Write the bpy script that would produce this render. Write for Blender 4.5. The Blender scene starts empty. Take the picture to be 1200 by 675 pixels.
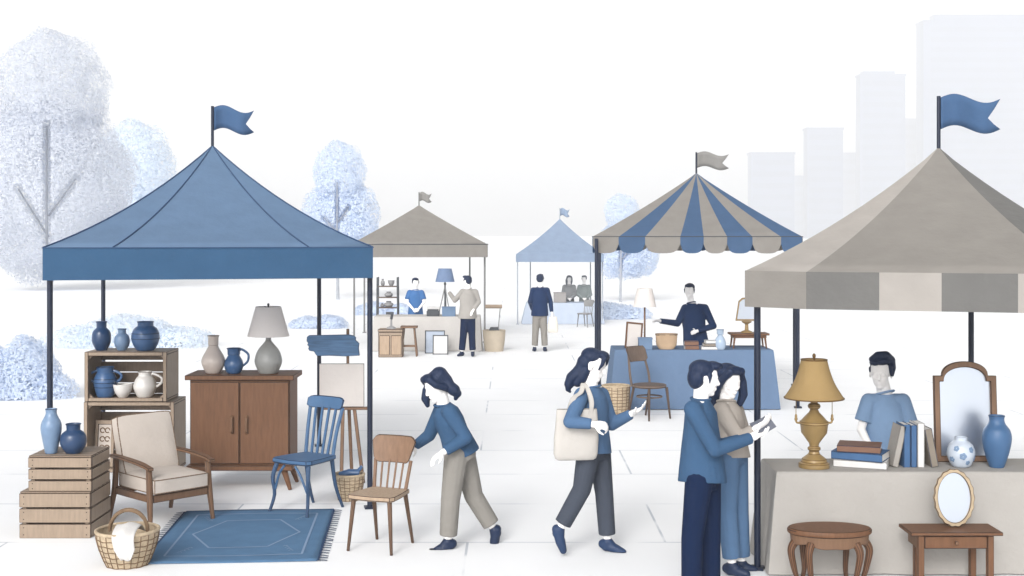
import bpy, bmesh, math, random
from mathutils import Vector, Matrix
R = math.radians
V = Vector
sc = bpy.context.scene
col = sc.collection
rnd = random.Random(7)

# ------------------------------------------------------------------ camera, world, sun, exposure
FPX, HORIZON, EYE = 1500.0, 276.0, 2.6
cd = bpy.data.cameras.new('camera'); cam = bpy.data.objects.new('camera', cd); col.objects.link(cam)
cam.location = (0, 0, EYE); cam.rotation_euler = (R(90), 0, 0)
cd.sensor_width = 36; cd.lens = 36 * FPX / 1200; cd.shift_y = -(337.5 - HORIZON) / 1200
cd.clip_start = .1; cd.clip_end = 9000
sc.camera = cam
SUN_EL, SUN_AZ = 30, -164        # behind the camera, to its left
w = bpy.data.worlds.new('World'); sc.world = w; w.use_nodes = True
nt = w.node_tree; bg = nt.nodes['Background']
sky = nt.nodes.new('ShaderNodeTexSky'); sky.sky_type = 'NISHITA'; sky.sun_disc = False
sky.sun_elevation = R(SUN_EL); sky.sun_rotation = R(SUN_AZ)
sky.air_density = 1.0; sky.dust_density = 4.0; sky.ozone_density = 1.0
hs = nt.nodes.new('ShaderNodeHueSaturation'); hs.inputs['Saturation'].default_value = .05
nt.links.new(sky.outputs[0], hs.inputs['Color']); nt.links.new(hs.outputs[0], bg.inputs['Color'])
bg.inputs['Strength'].default_value = .14
sd = bpy.data.lights.new('sun', 'SUN'); sd.energy = 0.8; sd.angle = R(16); sd.color = (1, .97, .93)
so = bpy.data.objects.new('sun', sd); col.objects.link(so)
sv = V((math.sin(R(SUN_AZ)) * math.cos(R(SUN_EL)), math.cos(R(SUN_AZ)) * math.cos(R(SUN_EL)), math.sin(R(SUN_EL))))
so.rotation_euler = sv.to_track_quat('Z', 'Y').to_euler(); so.location = (-20, -20, 40)
sc.view_settings.view_transform = 'Standard'; sc.view_settings.look = 'None'
sc.view_settings.exposure = .48; sc.view_settings.gamma = 1
sc.cycles.max_bounces = 12; sc.cycles.diffuse_bounces = 8; sc.cycles.volume_bounces = 8; sc.cycles.transparent_max_bounces = 8
sc.cycles.use_denoising = True

# ------------------------------------------------------------------ measuring helpers
def X(px, d): return (px - 600) * d / FPX
def Z(py, d): return EYE - (py - HORIZON) * d / FPX
def DG(py): return EYE * FPX / (py - HORIZON)          # distance of a ground point
def DZ(py, z): return (EYE - z) * FPX / (py - HORIZON)   # distance of a point on a shelf of height z

# ------------------------------------------------------------------ materials
def lin(c):
    return tuple(((v / 255) / 12.92 if v / 255 <= .04045 else ((v / 255 + .055) / 1.055) ** 2.4) for v in c)
def M(name, rgb, rough=.65, var=.07, scale=6.0, bump=0.0, bscale=60.0, stretch=(1, 1, 1), spec=.3, metal=0.0, transl=0.0, detail=4, albedo=.76, bdist=.01):
    m = bpy.data.materials.new(name); m.use_nodes = True; n = m.node_tree; b = n.nodes['Principled BSDF']
    if rgb[2] > rgb[0] + 25: rgb = (rgb[0] * 1.0, rgb[1] * .99, rgb[2] * .98)
    c = tuple(v * albedo for v in lin(rgb))
    b.inputs['Roughness'].default_value = rough; b.inputs['Specular IOR Level'].default_value = spec; b.inputs['Metallic'].default_value = metal
    tc = n.nodes.new('ShaderNodeTexCoord'); mp = n.nodes.new('ShaderNodeMapping'); mp.inputs['Scale'].default_value = stretch
    n.links.new(tc.outputs['Object'], mp.inputs['Vector'])
    no = n.nodes.new('ShaderNodeTexNoise'); no.inputs['Scale'].default_value = scale; no.inputs['Detail'].default_value = detail
    n.links.new(mp.outputs[0], no.inputs['Vector'])
    mr = n.nodes.new('ShaderNodeMapRange'); mr.inputs[1].default_value = .3; mr.inputs[2].default_value = .7
    mr.inputs[3].default_value = 1 - var; mr.inputs[4].default_value = 1 + var
    n.links.new(no.outputs[0], mr.inputs[0])
    mx = n.nodes.new('ShaderNodeMix'); mx.data_type = 'RGBA'; mx.blend_type = 'MULTIPLY'; mx.inputs[0].default_value = 1
    mx.inputs[6].default_value = (*c, 1); n.links.new(mr.outputs[0], mx.inputs[7])
    n.links.new(mx.outputs[2], b.inputs['Base Color'])
    if bump:
        n2 = n.nodes.new('ShaderNodeTexNoise'); n2.inputs['Scale'].default_value = bscale; n2.inputs['Detail'].default_value = 3
        n.links.new(mp.outputs[0], n2.inputs['Vector'])
        bu = n.nodes.new('ShaderNodeBump'); bu.inputs['Strength'].default_value = bump; bu.inputs['Distance'].default_value = bdist
        n.links.new(n2.outputs[0], bu.inputs['Height']); n.links.new(bu.outputs[0], b.inputs['Normal'])
    if transl:
        tr = n.nodes.new('ShaderNodeBsdfTranslucent'); n.links.new(mx.outputs[2], tr.inputs['Color'])
        ms = n.nodes.new('ShaderNodeMixShader'); ms.inputs[0].default_value = transl
        n.links.new(b.outputs[0], ms.inputs[1]); n.links.new(tr.outputs[0], ms.inputs[2])
        n.links.new(ms.outputs[0], n.nodes['Material Output'].inputs['Surface'])
    return m
WOODS = (14, 14, 1.6)
def wood(name, rgb, var=.13): return M(name, rgb, .55, var, 5, .12, 22, (9, 9, 1.2), .3)
def cloth(name, rgb, transl=0.0, var=.045, bump=.25, bs=14): return M(name, rgb, .9, var, 5, bump, bs, spec=.1, transl=transl, bdist=.035 if bs < 15 else .01)
m_navy = M('navy_metal', (18, 32, 58), .45, .06, 8, spec=.4)
m_line_navy = M('navy_edging', (33, 50, 80), .6)
m_line_brown = M('dark_brown_edging', (62, 42, 32), .6)
m_line_grey = M('grey_edging', (104, 100, 98), .7)
m_seam = M('blue_seam_tape', (56, 84, 122), .8)
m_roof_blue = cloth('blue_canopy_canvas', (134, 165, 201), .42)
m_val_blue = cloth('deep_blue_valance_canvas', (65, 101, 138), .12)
m_flag_blue = cloth('blue_flag_cloth', (84, 116, 158), .2)
m_g1 = cloth('pale_grey_canvas', (212, 206, 200), .42)
m_g2 = cloth('mid_grey_canvas', (180, 175, 169), .42)
m_g3 = cloth('dark_grey_canvas', (124, 123, 121), .12)
m_stripe = cloth('slate_blue_canvas', (97, 128, 168), .42)
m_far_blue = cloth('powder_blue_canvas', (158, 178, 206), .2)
m_flag_grey = cloth('grey_flag_cloth', (160, 158, 155), .2)
m_wood = wood('walnut_wood', (116, 80, 55)); m_wood_d = wood('dark_walnut_wood', (124, 94, 72))
m_chair = wood('oak_brown_wood', (138, 108, 86)); m_seat = wood('pale_oak_wood', (182, 158, 134))
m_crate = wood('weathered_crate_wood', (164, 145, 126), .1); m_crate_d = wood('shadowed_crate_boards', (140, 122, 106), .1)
m_bluepaint = M('blue_chair_paint', (74, 110, 150), .5, .07, 7, .05, 40)
m_cush = cloth('beige_upholstery', (212, 201, 191), bump=.35, bs=30)
m_rug = cloth('blue_rug_wool', (96, 134, 172), var=.08, bump=.6, bs=180); m_rugl = cloth('pale_blue_rug_wool', (146, 172, 206), bump=.5, bs=180)
m_fringe = cloth('navy_rug_fringe', (56, 78, 112))
m_cer_b = M('blue_ceramic_glaze', (66, 102, 148), .32, .08, 9, spec=.5); m_cer_d = M('deep_blue_ceramic_glaze', (38, 68, 108), .3, .1, 9, spec=.5)
m_cer_l = M('light_blue_ceramic_glaze', (122, 150, 184), .35, .08, 9, spec=.5); m_cer_c = M('cream_ceramic_glaze', (222, 212, 203), .35, .05, 9, spec=.5)
m_cer_w = M('white_ceramic_glaze', (236, 232, 227), .35, .04, 9, spec=.5); m_cer_g = M('grey_ceramic_glaze', (160, 160, 157), .4, .07, 9, spec=.4)
m_cer_t = M('taupe_ceramic_glaze', (206, 193, 184), .35, .06, 9, spec=.5)
m_shade = M('linen_lamp_shade', (250, 244, 240), .9, .02, 5, .2, 14, spec=.1, transl=.3, albedo=.86)
m_wick = M('wicker_cane', (202, 182, 154), .7, .18, 30, .4, 90); m_wick_d = M('dark_wicker_cane', (128, 104, 80), .7, .1, 20)
m_white = cloth('white_linen', (232, 229, 226)); m_canvas = cloth('primed_canvas', (226, 219, 214), var=.03)
m_brass = M('aged_brass', (160, 133, 86), .4, .08, 10, spec=.5, metal=.1); m_brass_d = M('dark_brass_edging', (110, 82, 44), .5)
m_brass_shade = cloth('mustard_silk_shade', (178, 150, 104), .12, .05)
m_cl_grey = cloth('stone_tablecloth', (180, 176, 171), var=.03); m_cl_blue = cloth('slate_blue_tablecloth', (108, 132, 164), var=.03)
m_cl_far = cloth('oat_tablecloth', (206, 202, 198), var=.03); m_cl_pale = cloth('ice_blue_tablecloth', (194, 207, 226), var=.03)
m_mirror = M('mirror_glass', (208, 215, 226), .3, .0, metal=1.0, albedo=1)
m_paper = M('page_paper', (238, 236, 233), .8, .05, 120, stretch=(1, 1, 10))
m_bk_blue = M('blue_book_cloth', (70, 106, 150), .7); m_bk_brown = M('brown_book_leather', (128, 94, 76), .6)
m_bk_white = M('white_book_cover', (228, 227, 226), .6); m_bk_grey = M('grey_book_cloth', (168, 163, 157), .7); m_bk_taupe = M('taupe_book_cloth', (142, 132, 120), .7)
m_skin = M('porcelain_pale_skin', (248, 245, 243), .6, .015, 10, spec=.2, albedo=.92)
m_hair = M('navy_black_hair', (22, 41, 74), .55, .2, 22, .5, 30, (6, 6, 1), .3)
m_sw_blue = cloth('blue_knit', (86, 117, 155), bump=.4, bs=9); m_sw_deep = cloth('steel_blue_knit', (64, 95, 130), bump=.4, bs=9)
m_sw_navy = cloth('navy_knit', (32, 54, 92), bump=.4, bs=9); m_sw_grey = cloth('grey_knit', (170, 166, 161), bump=.4, bs=9)
m_sw_tan = cloth('stone_knit', (176, 168, 160), bump=.4, bs=9); m_tee = cloth('light_blue_jersey', (138, 169, 207), bump=.3, bs=8); m_tee2 = cloth('bright_blue_jersey', (74, 120, 178), bump=.3, bs=8)
m_tr_grey = cloth('grey_wool_trouser', (148, 144, 138), bump=.4, bs=8); m_tr_char = cloth('charcoal_trouser', (74, 80, 92), bump=.4, bs=8)
m_tr_navy = cloth('navy_trouser', (19, 37, 70), bump=.4, bs=8); m_tr_blue = cloth('denim_blue_trouser', (90, 121, 158), bump=.4, bs=8)
m_shoe = M('navy_shoe_leather', (26, 44, 76), .5); m_shoe_b = M('blue_shoe_leather', (38, 62, 100), .5); m_sole = M('pale_shoe_sole', (70, 84, 110), .7)
m_tote = cloth('oat_canvas_bag', (208, 203, 197), bump=.4, bs=10)
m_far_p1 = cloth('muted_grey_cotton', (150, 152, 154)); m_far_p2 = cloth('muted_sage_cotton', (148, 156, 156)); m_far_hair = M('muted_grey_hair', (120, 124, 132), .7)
m_bark = M('pale_grey_bark', (182, 186, 194), .9, .1, 3)
m_leaf_g = M('haze_faded_grey_leaf', (229, 232, 238), .8, .04, 2, spec=.1, transl=.62, albedo=1); m_leaf_b = M('haze_faded_blue_leaf', (228, 235, 245), .8, .04, 2, spec=.1, transl=.62, albedo=1)  # foliage paled in its base colour to stand for distance haze
m_leaf_p = M('haze_faded_ice_leaf', (234, 240, 247), .8, .04, 2, spec=.1, transl=.62, albedo=1)  # same haze fade put into the leaf colour, palest tint
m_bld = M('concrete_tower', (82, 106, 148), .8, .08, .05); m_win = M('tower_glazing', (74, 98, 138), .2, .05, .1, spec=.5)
m_dark = M('charcoal_metal', (76, 80, 86), .5); m_greypole = M('grey_metal_pole', (138, 138, 138), .5)
m_steel = M('slate_blue_box', (112, 138, 170), .7); m_tanbox = M('tan_card', (200, 172, 142), .8)
m_glassb = M('pale_blue_glass', (176, 196, 220), .2, .05, spec=.5)
m_greyitem = M('grey_stoneware', (158, 158, 160), .6); m_greypole2 = M('pale_grey_pole', (178, 184, 194), .5)

# ------------------------------------------------------------------ mesh builder
def frame_from(z, hint=None):
    z = V(z).normalized(); h = V(hint) if hint else (V((0, 0, 1)) if abs(z.z) < .95 else V((0, 1, 0)))
    x = h.cross(z)
    if x.length < 1e-5: x = V((1, 0, 0)).cross(z)
    x.normalize(); y = z.cross(x)
    return x, y, z
def rz(a): return Matrix.Rotation(a, 3, 'Z')
class MB:
    def __init__(s): s.bm = bmesh.new(); s.mi = 0
    def face(s, vs):
        try: f = s.bm.faces.new(vs); f.material_index = s.mi; return f
        except ValueError: return None
    def box(s, c, size, rot=None, taper=(1, 1)):
        c = V(c); hx, hy, hz = [v / 2 for v in size]; vs = []
        for z, tx, ty in ((-hz, 1, 1), (hz, taper[0], taper[1])):
            for x, y in ((-hx, -hy), (hx, -hy), (hx, hy), (-hx, hy)):
                p = V((x * tx, y * ty, z)); p = rot @ p if rot else p; vs.append(s.bm.verts.new(c + p))
        for q in ((3, 2, 1, 0), (4, 5, 6, 7), (0, 1, 5, 4), (1, 2, 6, 5), (2, 3, 7, 6), (3, 0, 4, 7)): s.face([vs[i] for i in q])
    def rings(s, rings, closed=True, cap0=True, cap1=True):
        rv = [[s.bm.verts.new(p) for p in r] for r in rings]; n = len(rv[0])
        for a, b in zip(rv, rv[1:]):
            for i in range(n if closed else n - 1): s.face([a[i], a[(i + 1) % n], b[(i + 1) % n], b[i]])
        if closed and cap0: s.face(list(reversed(rv[0])))
        if closed and cap1: s.face(rv[-1])
        return rv
    def tube(s, pts, rad, seg=10, flat=None, hint=None, ends=True, close=False):
        pts = [V(p) for p in pts]; n = len(pts)
        if not hasattr(rad, '__len__'): rad = [rad] * n
        rings = []; px = None
        for i, p in enumerate(pts):
            if close: t = (pts[(i + 1) % n] - pts[i - 1])
            else: t = (pts[min(i + 1, n - 1)] - pts[max(i - 1, 0)])
            t.normalize()
            if px is None: x, y, _ = frame_from(t, hint)
            else:
                x = px - t * px.dot(t); x.normalize(); y = t.cross(x)
            px = x; r = rad[i]; f = flat or 1
            rings.append([p + x * (math.cos(2 * math.pi * k / seg) * r) + y * (math.sin(2 * math.pi * k / seg) * r * f) for k in range(seg)])
        if close: rings.append(rings[0]); return s.rings(rings, True, False, False)
        return s.rings(rings, True, ends, ends)
    def bar(s, p0, p1, w, t, w1=None, t1=None, hint=None):
        p0, p1 = V(p0), V(p1); x, y, z = frame_from(p1 - p0, hint); w1 = w if w1 is None else w1; t1 = t if t1 is None else t1
        r = []
        for p, a, b in ((p0, w, t), (p1, w1, t1)):
            r.append([p - x * a / 2 - y * b / 2, p + x * a / 2 - y * b / 2, p + x * a / 2 + y * b / 2, p - x * a / 2 + y * b / 2])
        s.rings(r)
    def ell(s, c, rad, rot=None, seg=16, rg=10):
        c = V(c); rings = []
        for i in range(1, rg):
            a = math.pi * i / rg - math.pi / 2
            ring = []
            for k in range(seg):
                t = 2 * math.pi * k / seg; p = V((math.cos(a) * math.cos(t) * rad[0], math.cos(a) * math.sin(t) * rad[1], math.sin(a) * rad[2]))
                ring.append(c + (rot @ p if rot else p))
            rings.append(ring)
        rv = s.rings(rings, True, False, False)
        for ring, sg in ((rv[0], -1), (rv[-1], 1)):
            q = V((0, 0, sg * rad[2])); v = s.bm.verts.new(c + (rot @ q if rot else q))
            for k in range(seg):
                s.face([ring[(k + 1) % seg], ring[k], v] if sg < 0 else [ring[k], ring[(k + 1) % seg], v])
    def cap(s, p0, r0, p1, r1, flat0=False, flat1=False, seg=14):
        p0, p1 = V(p0), V(p1)
        if (p1 - p0).length < 1e-5: s.ell(p0, (r0, r0, r0)); return
        x, y, z = frame_from(p1 - p0); rings = []
        def ring(c, r): return [c + x * (math.cos(2 * math.pi * k / seg) * r) + y * (math.sin(2 * math.pi * k / seg) * r) for k in range(seg)]
        if not flat0:
            for a in (80, 60, 40, 20): rings.append(ring(p0 - z * r0 * math.sin(R(a)), r0 * math.cos(R(a))))
        rings.append(ring(p0, r0)); rings.append(ring(p1, r1))
        if not flat1:
            for a in (20, 40, 60, 80): rings.append(ring(p1 + z * r1 * math.sin(R(a)), r1 * math.cos(R(a))))
        s.rings(rings)
    def lathe(s, prof, c=(0, 0, 0), seg=32, sx=1, sy=1, rot=None, cap0=True, cap1=True):
        c = V(c); rings = []
        for r, z in prof:
            r = max(r, .0006)
            rings.append([c + (rot @ p if rot else p) for p in (V((math.cos(2 * math.pi * k / seg) * r * sx, math.sin(2 * math.pi * k / seg) * r * sy, z)) for k in range(seg))])
        s.rings(rings, True, cap0, cap1)
    def prism(s, poly, y0, y1, mat=None):
        """poly in (x, z), extruded along y"""
        f = lambda x, y, z: (mat @ V((x, y, z))) if mat else V((x, y, z))
        s.rings([[f(x, y0, z) for x, z in poly], [f(x, y1, z) for x, z in poly]])
    def frame_prism(s, outer, inner, y0, y1, mat=None):
        f = lambda x, y, z: (mat @ V((x, y, z))) if mat else V((x, y, z))
        n = len(outer)
        O = [[s.bm.verts.new(f(x, y, z)) for x, z in outer] for y in (y0, y1)]; I = [[s.bm.verts.new(f(x, y, z)) for x, z in inner] for y in (y0, y1)]
        for k in range(n):
            j = (k + 1) % n
            s.face([O[0][k], O[0][j], I[0][j], I[0][k]]); s.face([O[1][j], O[1][k], I[1][k], I[1][j]])
            s.face([O[0][j], O[0][k], O[1][k], O[1][j]]); s.face([I[0][k], I[0][j], I[1][j], I[1][k]])
    def build(s, name, mats, parent=None, smooth=True, edge=0.0, seg=2, ang=35, loc=None):
        mats = mats if isinstance(mats, (list, tuple)) else [mats]
        bmesh.ops.recalc_face_normals(s.bm, faces=s.bm.faces[:])
        for e in s.bm.edges:
            if len(e.link_faces) == 2 and e.calc_face_angle(0) > R(ang): e.smooth = False
        for f in s.bm.faces: f.smooth = smooth
        me = bpy.data.meshes.new(name); s.bm.to_mesh(me); s.bm.free()
        for m in mats: me.materials.append(m)
        o = bpy.data.objects.new(name, me); col.objects.link(o)
        if parent: o.parent = parent
        if loc is not None: o.location = loc
        if edge:
            b = o.modifiers.new('edge', 'BEVEL'); b.width = edge; b.segments = seg; b.limit_method = 'ANGLE'; b.angle_limit = R(ang)
            if len(mats) > 1: b.material = len(mats) - 1
            b.harden_normals = False
        return o
def tag(o, label=None, cat=None, group=None, kind=None):
    for k, v in (('label', label), ('category', cat), ('group', group), ('kind', kind)):
        if v: o[k] = v
    return o
def thing(name, label, cat, loc=(0, 0, 0), rot=0.0, group=None, scale=1.0):
    o = bpy.data.objects.new(name, None); col.objects.link(o); o.empty_display_size = .1
    o.location = loc; o.rotation_euler = (0, 0, rot); o.scale = (scale,) * 3
    return tag(o, label, cat, group)
def copy_tree(o, parent=None):
    c = o.copy(); col.objects.link(c)
    if parent: c.parent = parent
    for ch in list(o.children): copy_tree(ch, c)
    return c
def remesh(mb, name, mats, parent, vox, it=4, clampz=None, fac=.5):
    bmesh.ops.recalc_face_normals(mb.bm, faces=mb.bm.faces[:])
    me = bpy.data.meshes.new('raw'); mb.bm.to_mesh(me); mb.bm.free(); t = bpy.data.objects.new('raw', me); col.objects.link(t)
    a = t.modifiers.new('r', 'REMESH'); a.mode = 'VOXEL'; a.voxel_size = vox
    if it: b = t.modifiers.new('s', 'SMOOTH'); b.factor = fac; b.iterations = it
    dg = bpy.context.evaluated_depsgraph_get(); dg.update()
    nm = bpy.data.meshes.new_from_object(t.evaluated_get(dg)); nm.name = name
    bpy.data.objects.remove(t); bpy.data.meshes.remove(me)
    nm.materials.clear()
    for m in (mats if isinstance(mats, (list, tuple)) else [mats]): nm.materials.append(m)
    if clampz is not None:
        for v in nm.vertices:
            if v.co.z < clampz: v.co.z = clampz
    nm.polygons.foreach_set('use_smooth', [True] * len(nm.polygons))
    o = bpy.data.objects.new(name, nm); col.objects.link(o)
    if parent: o.parent = parent
    return o
def spline(pts, n=6):
    out = []; P = [pts[0]] + list(pts) + [pts[-1]]
    for i in range(1, len(P) - 2):
        for k in range(n):
            t = k / n; q = []
            for c in range(len(P[0])):
                a, b, d, e = P[i - 1][c], P[i][c], P[i + 1][c], P[i + 2][c]
                q.append(.5 * (2 * b + (d - a) * t + (2 * a - 5 * b + 4 * d - e) * t * t + (-a + 3 * b - 3 * d + e) * t ** 3))
            out.append(tuple(q))
    out.append(tuple(pts[-1])); return out

# ------------------------------------------------------------------ ground
def ground():
    m = bpy.data.materials.new('white_stone_paving'); m.use_nodes = True; n = m.node_tree; b = n.nodes['Principled BSDF']
    b.inputs['Roughness'].default_value = .85; b.inputs['Specular IOR Level'].default_value = .15
    tc = n.nodes.new('ShaderNodeTexCoord'); L = n.links.new
    br = n.nodes.new('ShaderNodeTexBrick'); br.inputs['Scale'].default_value = 1; br.inputs['Mortar Size'].default_value = .011
    br.inputs['Brick Width'].default_value = 3.9; br.inputs['Row Height'].default_value = 1.55; br.offset = .43; br.inputs['Mortar Smooth'].default_value = .1
    br.inputs['Color1'].default_value = (0, 0, 0, 1); br.inputs['Color2'].default_value = (0, 0, 0, 1); br.inputs['Mortar'].default_value = (1, 1, 1, 1)
    L(tc.outputs['Object'], br.inputs['Vector'])
    no = n.nodes.new('ShaderNodeTexNoise'); no.inputs['Scale'].default_value = .9; no.inputs['Detail'].default_value = 2; L(tc.outputs['Object'], no.inputs['Vector'])
    mr = n.nodes.new('ShaderNodeMapRange'); mr.inputs[1].default_value = .44; mr.inputs[2].default_value = .52; mr.inputs[3].default_value = .08; mr.inputs[4].default_value = 1
    L(no.outputs[0], mr.inputs[0])
    mu = n.nodes.new('ShaderNodeMath'); mu.operation = 'MULTIPLY'; L(br.outputs['Color'], mu.inputs[0]); L(mr.outputs[0], mu.inputs[1])
    n2 = n.nodes.new('ShaderNodeTexNoise'); n2.inputs['Scale'].default_value = 1.4; n2.inputs['Detail'].default_value = 8; L(tc.outputs['Object'], n2.inputs['Vector'])
    m2 = n.nodes.new('ShaderNodeMapRange'); m2.inputs[3].default_value = .965; m2.inputs[4].default_value = 1.03; L(n2.outputs[0], m2.inputs[0])
    mx = n.nodes.new('ShaderNodeMix'); mx.data_type = 'RGBA'; L(mu.outputs[0], mx.inputs[0]); mx.inputs[6].default_value = (.845, .85, .86, 1); mx.inputs[7].default_value = (.52, .545, .59, 1)
    m3 = n.nodes.new('ShaderNodeMix'); m3.data_type = 'RGBA'; m3.blend_type = 'MULTIPLY'; m3.inputs[0].default_value = 1; L(mx.outputs[2], m3.inputs[6]); L(m2.outputs[0], m3.inputs[7])
    L(m3.outputs[2], b.inputs['Base Color'])
    bu = n.nodes.new('ShaderNodeBump'); bu.inputs['Strength'].default_value = .15; bu.inputs['Distance'].default_value = .004; bu.invert = True
    L(mu.outputs[0], bu.inputs['Height']); L(bu.outputs[0], b.inputs['Normal'])
    mb = MB(); s = 4500
    vs = [mb.bm.verts.new(p) for p in ((-s, -s, 0), (s, -s, 0), (s, s, 0), (-s, s, 0))]; mb.face(vs)
    o = mb.build('ground', m, smooth=False); o.location.x = 1.3; tag(o, kind='structure')
ground()

# ------------------------------------------------------------------ skyline
def building(label, px0, px1, ytop, d, depth=14, steps=None):
    x0, x1 = X(px0, d), X(px1, d); h = Z(ytop, d); W = x1 - x0
    t = thing('office_tower', label, 'building', ((x0 + x1) / 2, d, 0), 0, 'city towers on the hazy skyline')
    mb = MB(); mb.box((0, depth / 2, h / 2), (W, depth, h)); mb.build('wall', m_bld, t, False)
    mb = MB(); mb.box((0, depth / 2, h + .9), (W + 1.4, depth + 1.4, 1.8)); mb.build('roof', m_bld, t, False)
    if steps:
        a, b, yy = steps; hh = Z(yy, d); mb = MB(); mb.box(((X(a, d) + X(b, d)) / 2 - (x0 + x1) / 2, depth / 2, (h + 1.8 + hh) / 2), (X(b, d) - X(a, d), depth * .6, hh - h - 1.8)); mb.build('plant_room', m_bld, t, False)
    fl = max(3, int(h / 9))
    for i in range(fl):
        z = (i + .6) * h / (fl + .3); mb = MB(); mb.box((0, -.1, z), (W * .9, .6, 4.2))
        mb.build('window', m_win, t, False)
building('lowest wide hazy tower starting the skyline beside the striped tent', 880, 931, 181, 1050)
building('narrow set back hazy block between the two lower towers', 931, 947, 208, 1200)
building('second hazy tower, flat topped, left of the slender tall one', 946, 988, 152, 1080)
building('narrow set back hazy block beside the slender tall tower', 987, 1009, 181, 1220)
building('slender tall hazy tower with a stepped roof, behind the grey tent', 1008, 1061, 89, 1100, 14, (1012, 1050, 83))
building('hazy mid height block joining the slender tower to the tallest one', 1060, 1083, 141, 1230)
building('tallest and widest hazy tower at the edge of the skyline', 1082, 1260, 26, 1120, 20, (1096, 1225, 16))

# ------------------------------------------------------------------ trees and shrubs
def leaves(mb, lobes, n, size, r, avoid=None):
    tot = sum(a * b * c for _, (a, b, c) in lobes)
    for (c, rad) in lobes:
        k = int(n * rad[0] * rad[1] * rad[2] / tot)
        for _ in range(k):
            p = V((r.gauss(0, 1), r.gauss(0, 1), r.gauss(0, 1))).normalized() * (r.random() ** (1 / 3) if r.random() < .45 else r.uniform(.86, 1))
            wob = 1 + .05 * math.sin(7 * p.x + 3 * p.z) + .04 * math.sin(11 * p.z - 5 * p.y)
            q = V((c[0] + p.x * rad[0] * wob, c[1] + p.y * rad[1] * wob, c[2] + p.z * rad[2] * wob))
            if q.z < .02 or (avoid and avoid(q)): continue
            a = (V((r.gauss(0, 1), r.gauss(0, 1), r.gauss(0, 1))) * .4 + p * 1.0 + V((0, 0, .1))).normalized(); b = V((r.gauss(0, 1), r.gauss(0, 1), r.gauss(0, 1))).cross(a).normalized()
            s = size * r.uniform(.6, 1.3); b2 = a.cross(b)
            vs = [mb.bm.verts.new(q + u) for u in (b * s, b * .15 * s + b2 * s * .45, -b * s, -b * .1 * s - b2 * s * .45)]
            mb.face(vs)
def tree(label, px, d, lobes, limbs, mat, n, size, base=.16, seed=1):
    r = random.Random(seed); x0 = X(px, d); s = d / FPX
    t = thing('round_crowned_tree', label, 'tree', (x0, d, 0), 0, 'pale trees behind the stalls')
    mb = MB(); segs = []
    for pts, r0, r1 in limbs:
        P = [V(((a - px) * s, -.25 * (i > 0), max(0, Z(b, d)) if b < 900 else 0)) for i, (a, b) in enumerate(pts)]
        mb.tube(P, [r0 + (r1 - r0) * i / (len(P) - 1) for i in range(len(P))], 8); segs += list(zip(P, P[1:]))
    mb.build('trunk', m_bark, t)
    L = []
    for (a, b, ra, rb) in lobes:
        L.append(((((a - px) * s), ra * s * .15, Z(b, d)), (ra * s, ra * s * .9, rb * s)))
    open_dir = (px - 600) / FPX      # the crown opens towards the square
    def near(q):
        for a, b in segs:
            pa, pb, pq = (V((v.x - v.y * open_dir, v.z)) for v in (a, b, q)); ab = pb - pa; u = max(0, min(1, (pq - pa).dot(ab) / ab.length_squared))
            if (pq - pa - ab * u).length < (.2 if s > .038 else .13) * s / .04 and q.y < max(a.y, b.y) + .1: return True
        return False
    mb = MB(); leaves(mb, L, n, size, r, near); mb.build('crown', mat, t, False)
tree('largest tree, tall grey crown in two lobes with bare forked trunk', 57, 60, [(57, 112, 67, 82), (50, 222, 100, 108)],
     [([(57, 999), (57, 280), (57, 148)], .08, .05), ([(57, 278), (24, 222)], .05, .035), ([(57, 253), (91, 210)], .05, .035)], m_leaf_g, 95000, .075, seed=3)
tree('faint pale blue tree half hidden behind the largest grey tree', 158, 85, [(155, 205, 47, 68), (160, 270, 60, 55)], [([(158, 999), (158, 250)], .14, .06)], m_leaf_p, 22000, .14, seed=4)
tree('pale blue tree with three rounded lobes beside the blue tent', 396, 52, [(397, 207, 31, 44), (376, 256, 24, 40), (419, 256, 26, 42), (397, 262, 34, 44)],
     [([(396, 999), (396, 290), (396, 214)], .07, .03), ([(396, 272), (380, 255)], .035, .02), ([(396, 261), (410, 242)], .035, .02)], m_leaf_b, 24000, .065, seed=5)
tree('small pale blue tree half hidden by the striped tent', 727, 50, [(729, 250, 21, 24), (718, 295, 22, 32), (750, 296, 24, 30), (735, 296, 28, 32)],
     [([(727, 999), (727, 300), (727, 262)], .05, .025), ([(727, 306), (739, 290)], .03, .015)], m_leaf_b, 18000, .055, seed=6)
def shrub(label, d, lobes, mat, n, size, seed):
    r = random.Random(seed); px = lobes[0][0]; s = d / FPX; x0 = X(px, d)
    t = thing('rounded_shrub', label, 'shrub', (x0, d, 0), 0, 'pale shrubs round the square')
    mb = MB()
    for (a, b, ra, rb) in lobes:
        for k in range(3): mb.tube([((a - px) * s + k * .05, 0, 0), ((a - px) * s + (k - 1) * ra * s * .5, (k - 1) * .1, max(.2, Z(b, d)))], [.03, .012], 6)
    mb.build('stem', m_bark, t)
    mb = MB(); leaves(mb, [(((a - px) * s, 0, max(0.05, Z(b, d))), (ra * s, ra * s * .8, rb * s)) for a, b, ra, rb in lobes], n, size, r); mb.build('foliage', mat, t, False)
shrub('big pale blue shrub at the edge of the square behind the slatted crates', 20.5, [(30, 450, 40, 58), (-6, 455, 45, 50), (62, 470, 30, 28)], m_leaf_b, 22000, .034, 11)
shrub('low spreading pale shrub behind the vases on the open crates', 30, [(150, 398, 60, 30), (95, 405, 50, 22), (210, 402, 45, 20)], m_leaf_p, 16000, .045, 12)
shrub('small pale shrub seen between the sideboard lamp and the easel', 36, [(362, 385, 24, 12), (385, 388, 22, 14)], m_leaf_b, 7000, .045, 13)
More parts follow.
